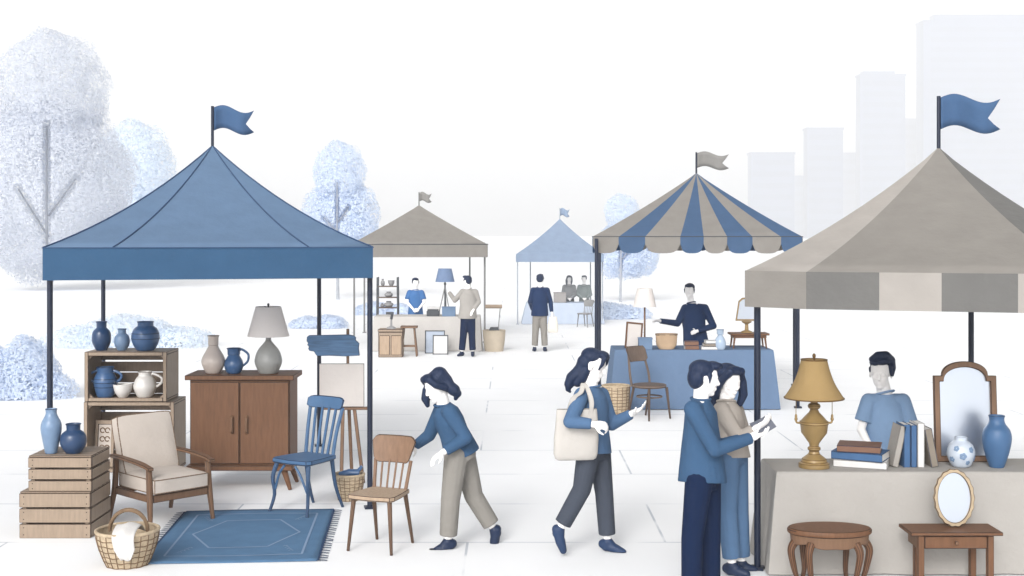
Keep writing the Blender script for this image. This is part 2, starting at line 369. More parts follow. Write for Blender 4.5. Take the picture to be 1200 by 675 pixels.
shrub('pale shrub beside the faint blue tent, under the striped canopy', 40, [(715, 372, 28, 18), (742, 376, 22, 14), (690, 374, 22, 14)], m_leaf_b, 8000, .05, 14)
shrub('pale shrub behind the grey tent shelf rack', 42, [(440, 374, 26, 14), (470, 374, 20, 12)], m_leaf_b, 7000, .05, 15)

# ------------------------------------------------------------------ tents
def flag(root, base, h_pole, L, H, mat, rp=.018, mp=None):
    mb = MB(); mb.tube([base - V((0, 0, .12)), base + V((0, 0, h_pole))], rp, 10); p = mb.build('flagpole', mp or m_navy, root)
    mb = MB(); nu, nv = 18, 5; g = []
    for i in range(nu + 1):
        u = i / nu; row = []
        for j in range(nv):
            v = j / (nv - 1); uu = u
            if u > .75: uu = .75 + (u - .75) * (1 - .85 * (1 - abs(v - .5) * 2))
            zz = base.z + h_pole - .02 - H * v * (1 - .06 * uu) + H * .16 * math.sin(uu * 6.0 + .2) - .05 * uu * H
            row.append(mb.bm.verts.new((base.x + rp + uu * L, base.y + .05 * math.sin(uu * 7) * L * 2, zz)))
        g.append(row)
    for i in range(nu):
        for j in range(nv - 1): mb.face([g[i][j], g[i + 1][j], g[i + 1][j + 1], g[i][j + 1]])
    f = mb.build('flag', mat, root); so_ = f.modifiers.new('thick', 'SOLIDIFY'); so_.thickness = .006
def tent(label, pxc, df, W, D, front, plan, z_top, z_bot, z_peak, panelmat, valmat, mats, poles, pole_r, fl, curve=.4, seam=None, scallop=False, pole_mat=None, piping=None):
    """plan: eave corner points in local metres, front towards -y; canopy hung on poles, flag on its peak"""
    ang = -math.atan((pxc - 600) / FPX)            # the stall faces the camera's square
    ctr = V((X(pxc, df), df, 0)) + rz(ang) @ V((0, D / 2, 0))
    t = thing('market_tent', label, 'tent', ctr, ang, 'market tents round the square')
    inv = rz(-ang); n = len(plan); N = 12; H = z_peak - z_top
    mb = MB(); pk = None; rows = []
    for i in range(N + 1):
        u = i / N; z = z_top + H * ((1 - curve) * u + curve * u * u); k = max(1 - u, .006)
        rows.append([mb.bm.verts.new((x * k, y * k, z)) for x, y in plan])
    for i in range(N):
        for j in range(n):
            mb.mi = panelmat(j); mb.face([rows[i][j], rows[i][(j + 1) % n], rows[i + 1][(j + 1) % n], rows[i + 1][j]])
    mb.mi = panelmat(0); mb.face(rows[N])
    roof = mb.build('canopy', mats, t, True, ang=12); s_ = roof.modifiers.new('thick', 'SOLIDIFY'); s_.thickness = .012
    if seam:
        mb = MB()
        for j in seam[0]:
            x, y = plan[j]; P = []
            for i in range(N + 1):
                u = i / N; k = 1 - u; P.append((x * k * 1.002, y * k * 1.002, z_top + H * ((1 - curve) * u + curve * u * u) + .004))
            mb.tube(P, seam[2], 6)
        mb.build('seam', seam[1], roof)
    mb = MB(); h = z_top - z_bot
    for j in range(n):
        (x0, y0), (x1, y1) = plan[j], plan[(j + 1) % n]; mb.mi = valmat(j); q = 10 if scallop else 4
        a = []; b = []
        for i in range(q + 1):
            u = i / q; x, y = x0 + (x1 - x0) * u, y0 + (y1 - y0) * u
            e = 1.004
            zb = z_bot
            if scallop:
                c = abs(u - .5) * 2; zb = z_bot + (h * .55) * (1 - math.sqrt(max(0, 1 - c ** 3)))
            a.append(mb.bm.verts.new((x * e, y * e, z_top))); b.append(mb.bm.verts.new((x * e, y * e, zb)))
        for i in range(q): mb.face([b[i], b[i + 1], a[i + 1], a[i]])
    v = mb.build('valance', mats, t, False); s_ = v.modifiers.new('thick', 'SOLIDIFY'); s_.thickness = .012
    if piping:
        mb = MB(); mb.tube([(x * 1.006, y * 1.006, z_top) for x, y in plan], piping[1], 6, close=True); mb.build('piping', piping[0], v)
    for px, d in poles:
        p = inv @ (V((X(px, d), d, 0)) - ctr); mb = MB()
        mb.tube([p, p + V((0, 0, z_top - .03))], pole_r, 12); mb.box(p + V((0, 0, .012)), (pole_r * 4, pole_r * 4, .02))
        mb.build('pole', pole_mat or m_navy, t)
    flag(t, V((0, 0, z_peak)), *fl, mp=pole_mat)
    return t
def oct_plan(W, yf, yb, cx, cy):
    return [(-cx, -yf), (cx, -yf), (W, -yf + cy), (W, yb - cy), (cx, yb), (-cx, yb), (-W, yb - cy), (-W, -yf + cy)]
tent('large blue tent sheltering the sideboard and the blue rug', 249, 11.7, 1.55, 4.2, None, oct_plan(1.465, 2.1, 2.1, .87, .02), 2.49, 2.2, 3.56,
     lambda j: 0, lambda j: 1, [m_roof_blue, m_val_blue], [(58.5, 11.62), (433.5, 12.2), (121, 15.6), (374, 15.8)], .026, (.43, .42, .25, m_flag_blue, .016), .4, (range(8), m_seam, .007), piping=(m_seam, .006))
gm = [m_g1, m_g2, m_g3]
def right_plan():
    c = oct_plan(1.41, 1.7, 1.7, .93, .2)
    return [c[0], (-.41, -1.7), (.02, -1.7), (.53, -1.7)] + c[1:]
tent('large grey tent with banded valance over the antiques table', 1100, 9.22, 1.41, 3.4, None, right_plan(), 2.33, 2.053, 3.34,
     lambda j: {10: 0, 4: 2, 5: 2, 9: 0}.get(j, 1), lambda j: {0: 2, 1: 0, 2: 2, 3: 0, 10: 1, 4: 2}.get(j, 1), gm, [(887.5, 9.97), (1138, 12.2), (1345, 9.2), (1370, 11.5)], .026, (.44, .47, .27, m_flag_blue, .016), .3)
def striped_plan():
    fx = [-121, -90, -59, -18, 9, 36, 65, 97.5, 122]; k = 19.0 / FPX; D = 1.6
    f = [((x - .5) * k, -D) for x in fx]; r_ = [(f[-1][0], -D + i * 2 * D / 8) for i in range(1, 8)]
    b = [(-x, D) for x, y in f]; l_ = [(f[0][0], D - i * 2 * D / 8) for i in range(1, 8)]
    return f + r_ + b + l_
tent('blue and grey striped tent with a scalloped valance', 816, 19.0, 1.55, 3.2, None, striped_plan(), 2.585, 2.335, 3.6,
     lambda j: j % 2, lambda j: j % 2, [m_g2, m_stripe], [(699, 19.1), (935, 19.3), (702.5, 22.1), (931, 22.2)], .028, (.34, .5, .24, m_flag_grey, .015), .12, scallop=True, piping=(m_dark, .006))
def sq(W, D): return [(-W, -D), (W, -D), (W, D), (-W, D)]
tent('small plain grey tent in the distance over a table with seller', 491, 30.6, 1.64, 3.2, None, sq(1.64, 1.6), 2.39, 2.08, 3.36,
     lambda j: 0, lambda j: 0, [m_g2], [(415, 30.7), (568, 31.1), (427, 34.2), (550.5, 34.3)], .024, (.33, .3, .22, m_flag_grey, .016), .08, piping=(m_dark, .012), pole_mat=m_greypole)
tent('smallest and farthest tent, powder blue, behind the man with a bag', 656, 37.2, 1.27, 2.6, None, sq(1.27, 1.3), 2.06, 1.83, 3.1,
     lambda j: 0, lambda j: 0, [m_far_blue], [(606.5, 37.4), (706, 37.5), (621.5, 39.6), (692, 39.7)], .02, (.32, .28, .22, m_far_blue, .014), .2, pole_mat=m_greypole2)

# ------------------------------------------------------------------ pottery
def pot(mb, prof, h, rm, c=(0, 0, 0), wall=.008, seg=36):
    P = spline(prof, 5); P = [(r * rm, z * h) for r, z in P]
    rt, zt = P[-1]; P = [(0, 0)] + P + [(rt - wall * .4, zt + wall * .5), (rt - wall, zt), (max(rt - wall * 1.2, .004), zt - h * .25), (0, zt - h * .26)]
    mb.lathe(P, c, seg)
VASE = [(.52, 0), (.62, .06), (.9, .28), (1, .48), (.86, .68), (.5, .84), (.46, .92), (.6, 1)]
ROUND = [(.5, 0), (.62, .05), (.92, .25), (1, .45), (.88, .66), (.5, .8), (.42, .88), (.6, 1)]
GOURD = [(.55, 0), (.72, .06), (1, .26), (.96, .42), (.6, .62), (.36, .78), (.38, .9), (.52, 1)]
BOWL = [(.4, 0), (.5, .08), (.8, .4), (.96, .8), (1, 1)]
TALL = [(.56, 0), (.64, .08), (.86, .34), (1, .55), (.92, .7), (.62, .84), (.52, .92), (.58, 1)]
def vase(name, label, loc, h, rm, prof, mat, group=None, bands=None, handles=None, edge=m_line_navy):
    mb = MB(); pot(mb, prof, h, rm)
    if not handles and not bands:
        o = mb.build(name, [mat, edge], None, edge=.004, ang=50); o.location = loc; tag(o, label, 'vase', group); return o
    t = thing(name, label, 'vase' if not name.endswith('jug') else 'jug', loc, 0, group); b = mb.build('body', [mat, edge], t, edge=.004, ang=50)
    if bands:
        mb = MB()
        for z in bands:
            q = spline(prof, 8); r = min(q, key=lambda a: abs(a[1] - z))[0] * rm
            mb.tube([(math.cos(a) * (r + .001), math.sin(a) * (r + .001), z * h) for a in [2 * math.pi * k / 40 for k in range(40)]], .0035, 6, close=True)
        mb.build('band', edge, b)
    for sg, z0, z1, out in handles or ():
        q = spline(prof, 8); r0 = min(q, key=lambda a: abs(a[1] - z0))[0] * rm; r1 = min(q, key=lambda a: abs(a[1] - z1))[0] * rm
        P = spline([(sg * (r0 - .006), 0, z0 * h), (sg * (max(r0, r1) + out * .9), 0, (z0 + (z1 - z0) * .3) * h), (sg * (max(r0, r1) + out), 0, (z0 + (z1 - z0) * .75) * h), (sg * (r1 + out * .4), 0, z1 * h + .01), (sg * (r1 - .004), 0, z1 * h - .005)], 5)
        mb = MB(); mb.tube(P, h * .032 + .004, 10); mb.build('handle', mat, t)
    return t

# ------------------------------------------------------------------ crates and left stall furniture
def slat_crate(label, cx, y0, w, dp, h, z0, n=3):
    mb = MB(); t = .016; g = .012; sh = (h - g * (n - 1)) / n
    mb.mi = 0
    for i in range(n):
        z = z0 + sh / 2 + i * (sh + g); j = rnd.uniform(-.004, .004)
        mb.box((j, t / 2, z), (w, t, sh)); mb.box((j, dp - t / 2, z), (w, t, sh))
        for s in (-1, 1): mb.box((s * (w / 2 - t / 2), dp / 2, z + rnd.uniform(-.002, .002)), (t, dp - 2 * t - .004, sh))
    for s in (-1, 1):
        for y in (t + .021, dp - t - .021): mb.box((s * (w / 2 - t - .0215), y, z0 + h / 2 - .004), (.038, .038, h - .016))
    mb.box((0, dp / 2, z0 + .012), (w - 2 * t - .004, dp - 2 * t - .004, .014))
    nb = 5
    for i in range(nb):
        y = (i + .5) * dp / nb; mb.box((0, y, z0 + h + .0085), (w - .004, dp / nb - .012, .013))
    mb2 = MB()
    o = mb.build('slatted_crate', [m_crate, m_line_brown], None, False, edge=.0035, seg=1); o.location = (cx, y0, 0)
    for i in range(n):
        for s in (-1, 1):
            for dz in (-.25, .25): mb2.ell((s * (w / 2 - .035), -.001, z0 + sh / 2 + i * (sh + g) + dz * sh), (.005, .003, .005), None, 8, 5)
    mb2.build('nail', m_line_brown, o)
    return tag(o, label, 'crate', 'slatted crates stacked beside the rug')
d0 = 10.99; cx = X(64.5, d0)
slat_crate('lower and wider slatted crate standing on the ground under another crate', cx, d0, .61, .56, .385, 0)
slat_crate('upper slatted crate carrying the tall and the round blue vase', cx + .035, d0 + .02, .545, .5, .29, .4)
zt = .4 + .29 + .016; dv = DZ(531, zt)
vase('tall_vase', 'tall light blue vase standing on the upper slatted crate', (X(60, dv), dv, zt), .385, .088, TALL, m_cer_l)
vase('round_vase', 'squat dark blue vase on the upper slatted crate', (X(86, dv), dv, zt), .255, .112, ROUND, m_cer_d)

d1 = 14.05
def open_crate(label, cx, w, h, z0, dp=.5):
    t = thing('open_crate', label, 'crate', (cx, d1, z0), 0, 'crates turned on their sides as shelves'); mb = MB(); th = .028
    for z in (th / 2, h - th / 2): mb.box((0, dp / 2, z), (w, dp, th))
    for s in (-1, 1): mb.box((s * (w / 2 - th / 2), dp / 2, h / 2), (th, dp - .004, h - 2 * th - .002))
    mb.build('frame', [m_crate, m_line_brown], t, False, edge=.004, seg=1)
    mb = MB(); ih = h - 2 * th; n = 4 if h < .6 else 5
    for i in range(n):
        mb.box((0, dp - .012, th + (i + .5) * ih / n), (w - 2 * th - .004, .016, ih / n - (.03 if i == n - 1 else .01)))
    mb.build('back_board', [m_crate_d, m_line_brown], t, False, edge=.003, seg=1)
    for s in (-1, 1):
        mb = MB(); a = s * (w / 2 - th - .001)
        for zz, sg in ((th + .001, 1), (h - th - .001, -1)): mb.prism([(a, zz), (a - s * .07, zz), (a, zz + sg * .07)], .02, .05)
        mb.build('corner_block', [m_crate, m_line_brown], t, False, edge=.003, seg=1)
    mb = MB()
    for z in (-.0, h): 
        pass
    for s in (-1, 1): mb.box((s * (w / 2 - .02), -.009, h / 2), (.04, .016, h - .002))
    mb.box((0, -.009, h - .022), (w - .084, .016, .04)); mb.box((0, -.009, .022), (w - .084, .016, .04))
    mb.build('face_trim', [m_crate, m_line_brown], t, False, edge=.003, seg=1)
    return t
h_lo, h_up = .775, .545
open_crate('lower open crate shelf holding a small carved frame behind the armchair', X(151.5, d1), .99, h_lo, 0)
open_crate('upper open crate shelf holding the jugs and white bowl', X(147.5, d1), .9, h_up, h_lo + .003)
zs = h_lo + .003 + .028; zt = h_lo + .003 + h_up; dv = d1 + .17
def atd(px, d): return X(px, d)
vase('necked_vase', 'dark blue vase first in the row on top of the open crates', (X(119, dv), dv, zt), .32, .105, ROUND, m_cer_d)
vase('small_vase', 'small light blue vase in the middle on top of the open crates', (X(143, dv), dv, zt), .24, .085, ROUND, m_cer_l)
vase('banded_vase', 'round blue vase with dark bands on top of the open crates', (X(170.5, dv), dv, zt), .32, .152, [(.55, 0), (.7, .06), (.95, .3), (1, .52), (.85, .74), (.55, .86), (.5, .92), (.62, 1)], m_cer_b, bands=(.42, .6))
vase('two_handled_jug', 'blue banded two handled jug inside the upper open crate', (X(124.5, dv), dv - .03, zs), .335, .125, [(.6, 0), (.75, .08), (.98, .4), (1, .6), (.75, .8), (.62, .88), (.8, 1)], m_cer_b, bands=(.35, .5, .62), handles=((-1, .5, .85, .045), (1, .5, .85, .045)))
vase('bowl', 'small white bowl between the two jugs in the open crate', (X(144, dv - .06), dv - .06, zs), .15, .105, BOWL, m_cer_w, edge=m_line_brown)
vase('round_jug', 'round cream jug with one handle in the open crate', (X(170, dv - .02), dv - .02, zs), .285, .125, [(.55, 0), (.7, .06), (.98, .34), (1, .5), (.8, .72), (.56, .86), (.62, 1)], m_cer_w, handles=((1, .4, .88, .055),), edge=m_line_brown)
# carved frame leaning in the lower crate
t = thing('carved_frame', 'small carved wooden frame leaning inside the lower open crate', 'picture frame', (X(121, d1 + .15), d1 + .15, .03), 0)
t.rotation_euler = (R(-6), 0, R(-4))
mb = MB(); mb.frame_prism([(-.11, 0), (.11, 0), (.11, .52), (-.11, .52)], [(-.075, .05), (.075, .05), (.075, .47), (-.075, .47)], 0, .025); mb.build('frame', [m_crate, m_line_brown], t, False, edge=.004)
mb = MB(); mb.box((0, .018, .26), (.146, .01, .416)); mb.build('panel', m_cush, t, False)
mb = MB()
for i in range(4):
    for s in (-1, 1):
        mb.tube([(s * .028 + math.cos(a) * .026, .008, .12 + i * .095 + math.sin(a) * .026) for a in [k * R(24) for k in range(14)]], .006, 6)
mb.build('carving', m_wick_d, t)

# sideboard
ds = 13.05; W = 1.08
t = thing('sideboard', 'brown two door wooden sideboard standing under the blue tent', 'sideboard', (X(281, ds), ds, 0))
mb = MB(); mb.box((0, .24, .67), (W - .06, .46, .91)); mb.build('body', [m_wood, m_line_brown], t, False, edge=.005)
mb = MB(); mb.box((0, .235, 1.152), (W + .03, .53, .05)); mb.build('top', [m_wood, m_line_brown], t, False, edge=.006)
mb = MB(); mb.box((0, .22, .23), (W - .0, .5, .05)); mb.build('plinth', [m_wood, m_line_brown], t, False, edge=.005)
for s in (-1, 1):
    mb = MB(); mb.box((s * (W / 4 - .017), -.004, .69), (W / 2 - .046, .02, .83)); dr = mb.build('door', [m_wood, m_line_brown], t, False, edge=.005)
    mb = MB(); mb.tube([(s * .075, -.02, .59), (s * .075, -.045, .61), (s * .075, -.045, .74), (s * .075, -.02, .76)], .014, 10); mb.build('handle', [m_wood_d, m_line_brown], dr)
for sx in (-1, 1):
    for y in (.05, .42):
        mb = MB(); mb.tube([(sx * (W / 2 - .1), y, .21), (sx * (W / 2 - .03), y + (-.02 if y < .2 else .03), 0)], [.034, .019], 12); mb.build('leg', [m_wood, m_line_brown], t, edge=.004)
zt = 1.177; dv = ds + .16
vase('gourd_vase', 'pale taupe vase on the sideboard beside the dark blue jug', (X(250, dv), dv, zt), .39, .118, GOURD, m_cer_t, edge=m_line_brown)
vase('small_jug', 'small dark blue jug with one handle on the sideboard', (X(274, dv), dv, zt), .26, .098, [(.6, 0), (.8, .08), (1, .3), (.92, .5), (.6, .72), (.55, .85), (.75, 1)], m_cer_b, handles=((1, .3, .92, .05),))
def lamp(name, label, loc, h_base, r_base, prof, sh, mb_mat, sh_mat, edge, neck=.04, sz=None):
    t = thing(name, label, 'lamp', loc)
    mb = MB(); P = [(r * r_base, z * h_base) for r, z in spline(prof, 5)]; mb.lathe([(0, 0)] + P + [(0, P[-1][1])], (0, 0, 0), 32); mb.build('base', [mb_mat, edge], t, edge=.003, ang=50)
    r0, r1, z0, z1 = sh; mb = MB()
    mb.tube([(0, 0, h_base - .01), (0, 0, z1 + .01)], .008, 8); mb.ell((0, 0, z1 + .02), (.013, .013, .016)); mb.build('stem', m_dark, t)
    mb = MB(); mb.lathe([(r0, z0), (r1, z1), (r1 - .006, z1 - .001), (r0 - .006, z0 + .001), (r0, z0)], seg=40, cap0=False, cap1=False)
    for a in (0, 1, 2): mb.tube([(0, 0, z1 - .015), (math.cos(a * 2.094) * (r1 - .004), math.sin(a * 2.094) * (r1 - .004), z1 - .004)], .003, 6)
    mb.build('lamp_shade', [sh_mat, edge], t, edge=.003, ang=50)
    return t
lamp('table_lamp', 'grey gourd table lamp with white shade on the sideboard', (X(314.5, dv), dv, zt), .39, .138, [(.6, 0), (.72, .04), (.98, .25), (1, .4), (.78, .62), (.32, .82), (.2, .9), (.2, 1)], (.215, .13, .385, .69), m_cer_g, m_shade, m_line_grey)

# armchair
m_pipe = M('brown_cushion_piping', (128, 106, 88), .8)
def armchair():
    da = 11.55
    t = thing('armchair', 'beige cushioned armchair with a wooden frame beside the rug', 'armchair', (X(189, 11.75), 11.75, 0), R(46), None, .965)
    for s in (-1, 1):
        mb = MB(); mb.tube([(s * .31, -.31, .55), (s * .315, -.33, .3), (s * .33, -.37, 0)], [.03, .032, .021], 10, flat=.8); mb.build('leg', [m_wood_d, m_line_brown], t, edge=.003)
        mb = MB(); mb.tube([(s * .31, .28, .6), (s * .315, .3, .3), (s * .33, .38, 0)], [.028, .032, .021], 10, flat=.8); mb.build('leg', [m_wood_d, m_line_brown], t, edge=.003)
        mb = MB()
        P = spline([(s * .315, .36, .6), (s * .325, .1, .6), (s * .33, -.2, .585), (s * .325, -.37, .555)], 5)
        mb.rings([[V(p) + V((s * a * .034 * (1 if i < 12 else .85), 0, b)) for a, b in ((-1, -.014), (1, -.014), (1, .014), (-1, .014))] for i, p in enumerate(P)])
        mb.build('armrest', [m_wood_d, m_line_brown], t, edge=.005)
        mb = MB(); mb.box((s * .305, -.02, .275), (.03, .66, .065)); mb.build('side_rail', [m_wood_d, m_line_brown], t, False, edge=.005)
    mb = MB(); mb.box((0, -.335, .275), (.575, .03, .07)); mb.build('front_rail', [m_wood_d, m_line_brown], t, False, edge=.005)
    mb = MB(); mb.box((0, .3, .275), (.575, .03, .07)); mb.build('rear_rail', [m_wood_d, m_line_brown], t, False, edge=.005)
    def cushion(c, size, rot, name):
        mb = MB(); n = 14; rot = rot or Matrix.Identity(3); hx, hy, hz = [v / 2 for v in size]; grid = {}
        bm = mb.bm; bmesh.ops.create_cube(bm, size=2); bmesh.ops.subdivide_edges(bm, edges=bm.edges[:], cuts=10, use_grid_fill=True)
        for v in bm.verts:
            x, y, z = v.co
            f = lambda a: math.copysign(abs(a), a)
            e = .09
            bul = (1 - x * x) * (1 - y * y)
            px_ = hx * x * (1 - e * (abs(y) ** 6) * .35); py_ = hy * y * (1 - e * (abs(x) ** 6) * .35); pz_ = hz * z * (.72 + .38 * bul ** .4)
            v.co = V(c) + rot @ V((px_, py_, pz_))
        bm.normal_update(); mb.mi = 1
        for e in [e for e in bm.edges if len(e.link_faces) == 2 and e.calc_face_angle(0) > R(50)]:
            p0, p1 = e.verts[0].co.copy(), e.verts[1].co.copy(); mb.tube([p0, p1], .005, 8)
        o = mb.build(name, [m_cush, m_pipe], t, True, edge=0, ang=60)
        b = o.modifiers.new('edge', 'BEVEL'); b.width = .005; b.segments = 2; b.limit_method = 'ANGLE'; b.angle_limit = R(50)
        return o
    cushion((0, -.04, .385), (.58, .66, .17), None, 'seat_cushion')
    cushion((0, .29, .69), (.58, .56, .15), Matrix.Rotation(R(72), 3, 'X'), 'back_cushion')
    for s in (-1, 1):
        mb = MB(); mb.bar((s * .2, .345, .3), (s * .2, .46, .88), .04, .02); mb.build('back_slat', [m_wood_d, m_line_brown], t, False, edge=.004)
armchair()

# rug
def rug():
    d_n, d_f = DG(660), DG(598); w = 1.38; Lh = d_f - d_n; cxr = X(286, (d_n + d_f) / 2) + .02
    t = thing('rug', 'blue woven rug with octagonal medallion and navy fringe on the ground', 'rug', (cxr, (d_n + d_f) / 2, 0), R(4))
    mb = MB(); n = 24; top = []
    for i in range(n + 1):
        row = []
        for j in range(n + 1):
            x = (i / n - .5) * w; y = (j / n - .5) * Lh; row.append(mb.bm.verts.new((x, y, .009 + .003 * math.sin(x * 5 + y * 2))))
        top.append(row)
    for i in range(n):
        for j in range(n): mb.face([top[i][j], top[i + 1][j], top[i + 1][j + 1], top[i][j + 1]])
    o = mb.build('pile', [m_rug], t); s_ = o.modifiers.new('t', 'SOLIDIFY'); s_.thickness = .007; s_.offset = -1
    def strip(mb, pts, wd, close=True):
        P = pts + [pts[0]] if close else pts
        for a, b in zip(P, P[1:]):
            a, b = V((a[0], a[1], 0)), V((b[0], b[1], 0)); l = (b - a).length; k = max(1, int(l / .08)); dr = (b - a).normalized(); nn = V((-dr.y, dr.x, 0)) * wd / 2
            for i in range(k):
                p, q = a.lerp(b, i / k), a.lerp(b, (i + 1) / k); h = lambda v: .0125 + .003 * math.sin(v.x * 5 + v.y * 2)
                mb.face([mb.bm.verts.new(V((u.x, u.y, h(u)))) for u in (p - nn, q - nn, q + nn, p + nn)])
    bx, by = w / 2 - .14, Lh / 2 - .2
    mb = MB(); strip(mb, [(-bx, -by), (bx, -by), (bx, by), (-bx, by)], .018); mb.build('border_line', m_rugl, t, False)
    mb = MB(); a, b, c = .46, .5, .24; strip(mb, [(-a, 0), (-c, -b), (c, -b), (a, 0), (c, b), (-c, b)], .018); mb.build('medallion', m_rugl, t, False)
    mb = MB()
    for sx in (-1, 1):
        for sy in (-1, 1):
            for k in range(4):
                x, y = sx * (bx - .1 - .02 * k), sy * (by - .12 - .05 * k); strip(mb, [(x - .02, y), (x, y + .03), (x + .02, y)], .008, False)
    mb.build('corner_motif', m_rugl, t, False)
    for s in (-1, 1):
        mb = MB(); k = 24; prev = None
        for i in range(k):
            y0 = -Lh / 2 + i * Lh / k; y1 = y0 + Lh / k * .32; j = rnd.uniform(-.012, .012); q = lambda x, y, z: mb.bm.verts.new((s * x, y, z))
            r0 = [q(w / 2 - .004, y0, .012), q(w / 2 - .004, y1, .012)]; r1 = [q(w / 2 + .014, y0, .01), q(w / 2 + .014, y1, .01)]; r2 = [q(w / 2 + .045, y0 + j, .008), q(w / 2 + .045, y1 + j, .008)]; r3 = [q(w / 2 + .08, y0 + 2 * j - .012, .006), q(w / 2 + .08, y1 + 2 * j - .016, .006)]
            for u, v in ((r0, r1), (r1, r2), (r2, r3)): mb.face([u[0], u[1], v[1], v[0]])
            if prev: mb.face([prev[0], r0[0], r1[0], prev[1]])
            prev = (r0[1], r1[1])
        mb.build('fringe', m_fringe, t)
rug()

# baskets
def basket(label, name, loc, r0, r1, h, rows, stakes, mat=m_wick, line=m_wick_d, rl=.004, handle=None, sx=1, sy=1, group=None, cat='basket'):
    t = thing(name, label, cat, loc, 0, group)
    rad = lambda z: r0 + (r1 - r0) * (1 - (1 - z / h) ** 1.6)
    mb = MB(); P = [(0, 0)] + [(rad(h * i / 8), h * i / 8) for i in range(9)] + [(rad(h * i / 8) - .012, h * i / 8) for i in range(8, 0, -1)] + [(0, .015)]
    mb.lathe(P, (0, 0, 0), 36, sx, sy); b = mb.build('body', mat, t)
    mb = MB()
    for i in range(rows + 1):
        z = h * (i + .1) / (rows + .2); r = rad(z) + .002
        mb.tube([(math.cos(a) * r * sx, math.sin(a) * r * sy, z + .004 * math.sin(a * stakes / 2 + i * math.pi)) for a in [2 * math.pi * k / (stakes * 2) for k in range(stakes * 2)]], rl, 5, close=True)
    for k in range(stakes):
        a = 2 * math.pi * k / stakes; mb.tube([(math.cos(a) * (rad(h * i / 6) + .002) * sx, math.sin(a) * (rad(h * i / 6) + .002) * sy, h * i / 6) for i in range(7)], rl, 5)
    mb.build('weave', line, b)
    mb = MB(); mb.tube([(math.cos(a) * (r1 - .004) * sx, math.sin(a) * (r1 - .004) * sy, h + .004) for a in [2 * math.pi * k / 40 for k in range(40)]], .014, 8, close=True); mb.build('rim', [mat], t)
    if handle:
        mb = MB(); hh, ya = handle; P = [(math.cos(a) * r1 * .62, ya, h - .01 + math.sin(a) * hh) for a in [R(180) * k / 16 for k in range(17)]]
        mb.tube(P, .016, 8)
        for off in (-.02, .02): mb.tube([(p[0], p[1] + off * .5, p[2] + off * .3) for p in P], .009, 6)
        mb.build('handle', line, t)
    return t
db = 9.92
basket('round wicker basket with hoop handle on the ground before the rug', 'wicker_basket', (X(149.5, db + .2), db + .2, 0), .16, .243, .27, 6, 22, handle=(.165, .03))
# linen cloth hanging over the basket rim
mb = MB(); nu, nv = 10, 14; g = []
path = spline([(.03, .11, .26), (.04, -.02, .335), (.045, -.17, .32), (.055, -.262, .275), (.06, -.245, .18), (.06, -.215, .085)], 4)
for i in range(nu + 1):
    u = i / nu - .5; row = []
    for k, p in enumerate(path):
        f = k / (len(path) - 1); wd = .2 * (1 - .1 * f) * (1 if f < .8 else 1 - (f - .8) * 2.2)
        row.append(mb.bm.verts.new((p[0] - .02 + u * wd - .03 * f * (u - .3), p[1] - .006 * math.cos(u * 9), p[2] + .006 * math.sin(u * 7 + f * 3) - abs(u) * .04 * (1 - f))))
    g.append(row)
for i in range(nu):
    for k in range(len(path) - 1): mb.face([g[i][k], g[i + 1][k], g[i + 1][k + 1], g[i][k + 1]])
o = mb.build('linen_cloth', m_white); o.location = (X(149.5, db + .2), db + .2, 0); s_ = o.modifiers.new('t', 'SOLIDIFY'); s_.thickness = .006; s_.offset = 0
tag(o, 'white linen cloth spilling over the rim of the wicker basket', 'cloth')
db2 = 12.6
basket('small wicker basket on the ground behind the brown chair', 'small_basket', (X(409, db2), db2, 0), .105, .15, .245, 7, 18, rl=.003, handle=None)
mb = MB(); mb.tube([(-.09, .02, .235), (.0, 0, .265), (.1, .01, .262)], [.036, .038, .036], 14); mb.tube([(.08, .0, .27), (.13, .0, .33)], [.02, .016], 8)
o = mb.build('rolled_cloth', m_cer_b); o.location = (X(409, db2), db2, 0); tag(o, 'rolled blue cloth resting in the small wicker basket', 'cloth')

# easel, canvas and the blue painted board
de = 13.55
t = thing('easel', 'wooden tripod easel behind the blue chair', 'easel', (X(405, de), de, 0))
for a, b in (((-.02, 0, 1.12), (-.03, -.12, 0)), ((.05, 0, 1.12), (.2, -.1, 0)), ((.015, .04, 1.12), (.0, .52, 0))):
    mb = MB(); mb.bar(a, b, .036, .026); mb.build('leg', [m_chair, m_line_brown], t, False, edge=.004)
mb = MB(); mb.box((.02, .03, 1.3), (.03, .02, .62)); mb.build('mast', [m_chair, m_line_brown], t, False, edge=.004)
mb = MB(); mb.box((0, -.03, .775), (.5, .05, .03)); mb.build('ledge', [m_chair, m_line_brown], t, False, edge=.004)
cz0, cz1 = .792, Z(426, de - .04)
mb = MB(); mb.box((X(401, de) - X(405, de), -.035, (cz0 + cz1) / 2), (.475, .03, cz1 - cz0)); o = mb.build('blank_canvas', [m_canvas, m_line_grey], None, False, edge=.005); o.location = (X(405, de), de, 0)
tag(o, 'blank pale canvas resting on the easel', 'canvas')
m_board = M('brushed_blue_paint', (92, 128, 168), .6, .22, 5, .2, 12, (1, 1, 9))
mb = MB(); zA, zB = Z(417, de), Z(393, de); r = random.Random(4); Lx, Rx = X(361, de) - X(405, de), X(420, de) - X(405, de)
up = [(Lx + .02, zB - .03)]; lo = []
fx = lambda v: X(345 + v / 6.75, de) - X(405, de); fz = lambda v: Z(380 + v / 6.75, de)
pts = [(fx(u), fz(v)) for u, v in ((182, 250), (168, 232), (158, 214), (122, 208), (112, 190), (118, 176), (104, 160), (112, 148), (100, 132), (102, 100), (118, 86), (260, 84), (430, 80), (470, 88), (488, 104), (486, 126), (502, 138), (514, 152), (510, 190), (518, 246), (400, 252), (280, 247))]
mb.prism(pts, -.03, .014)
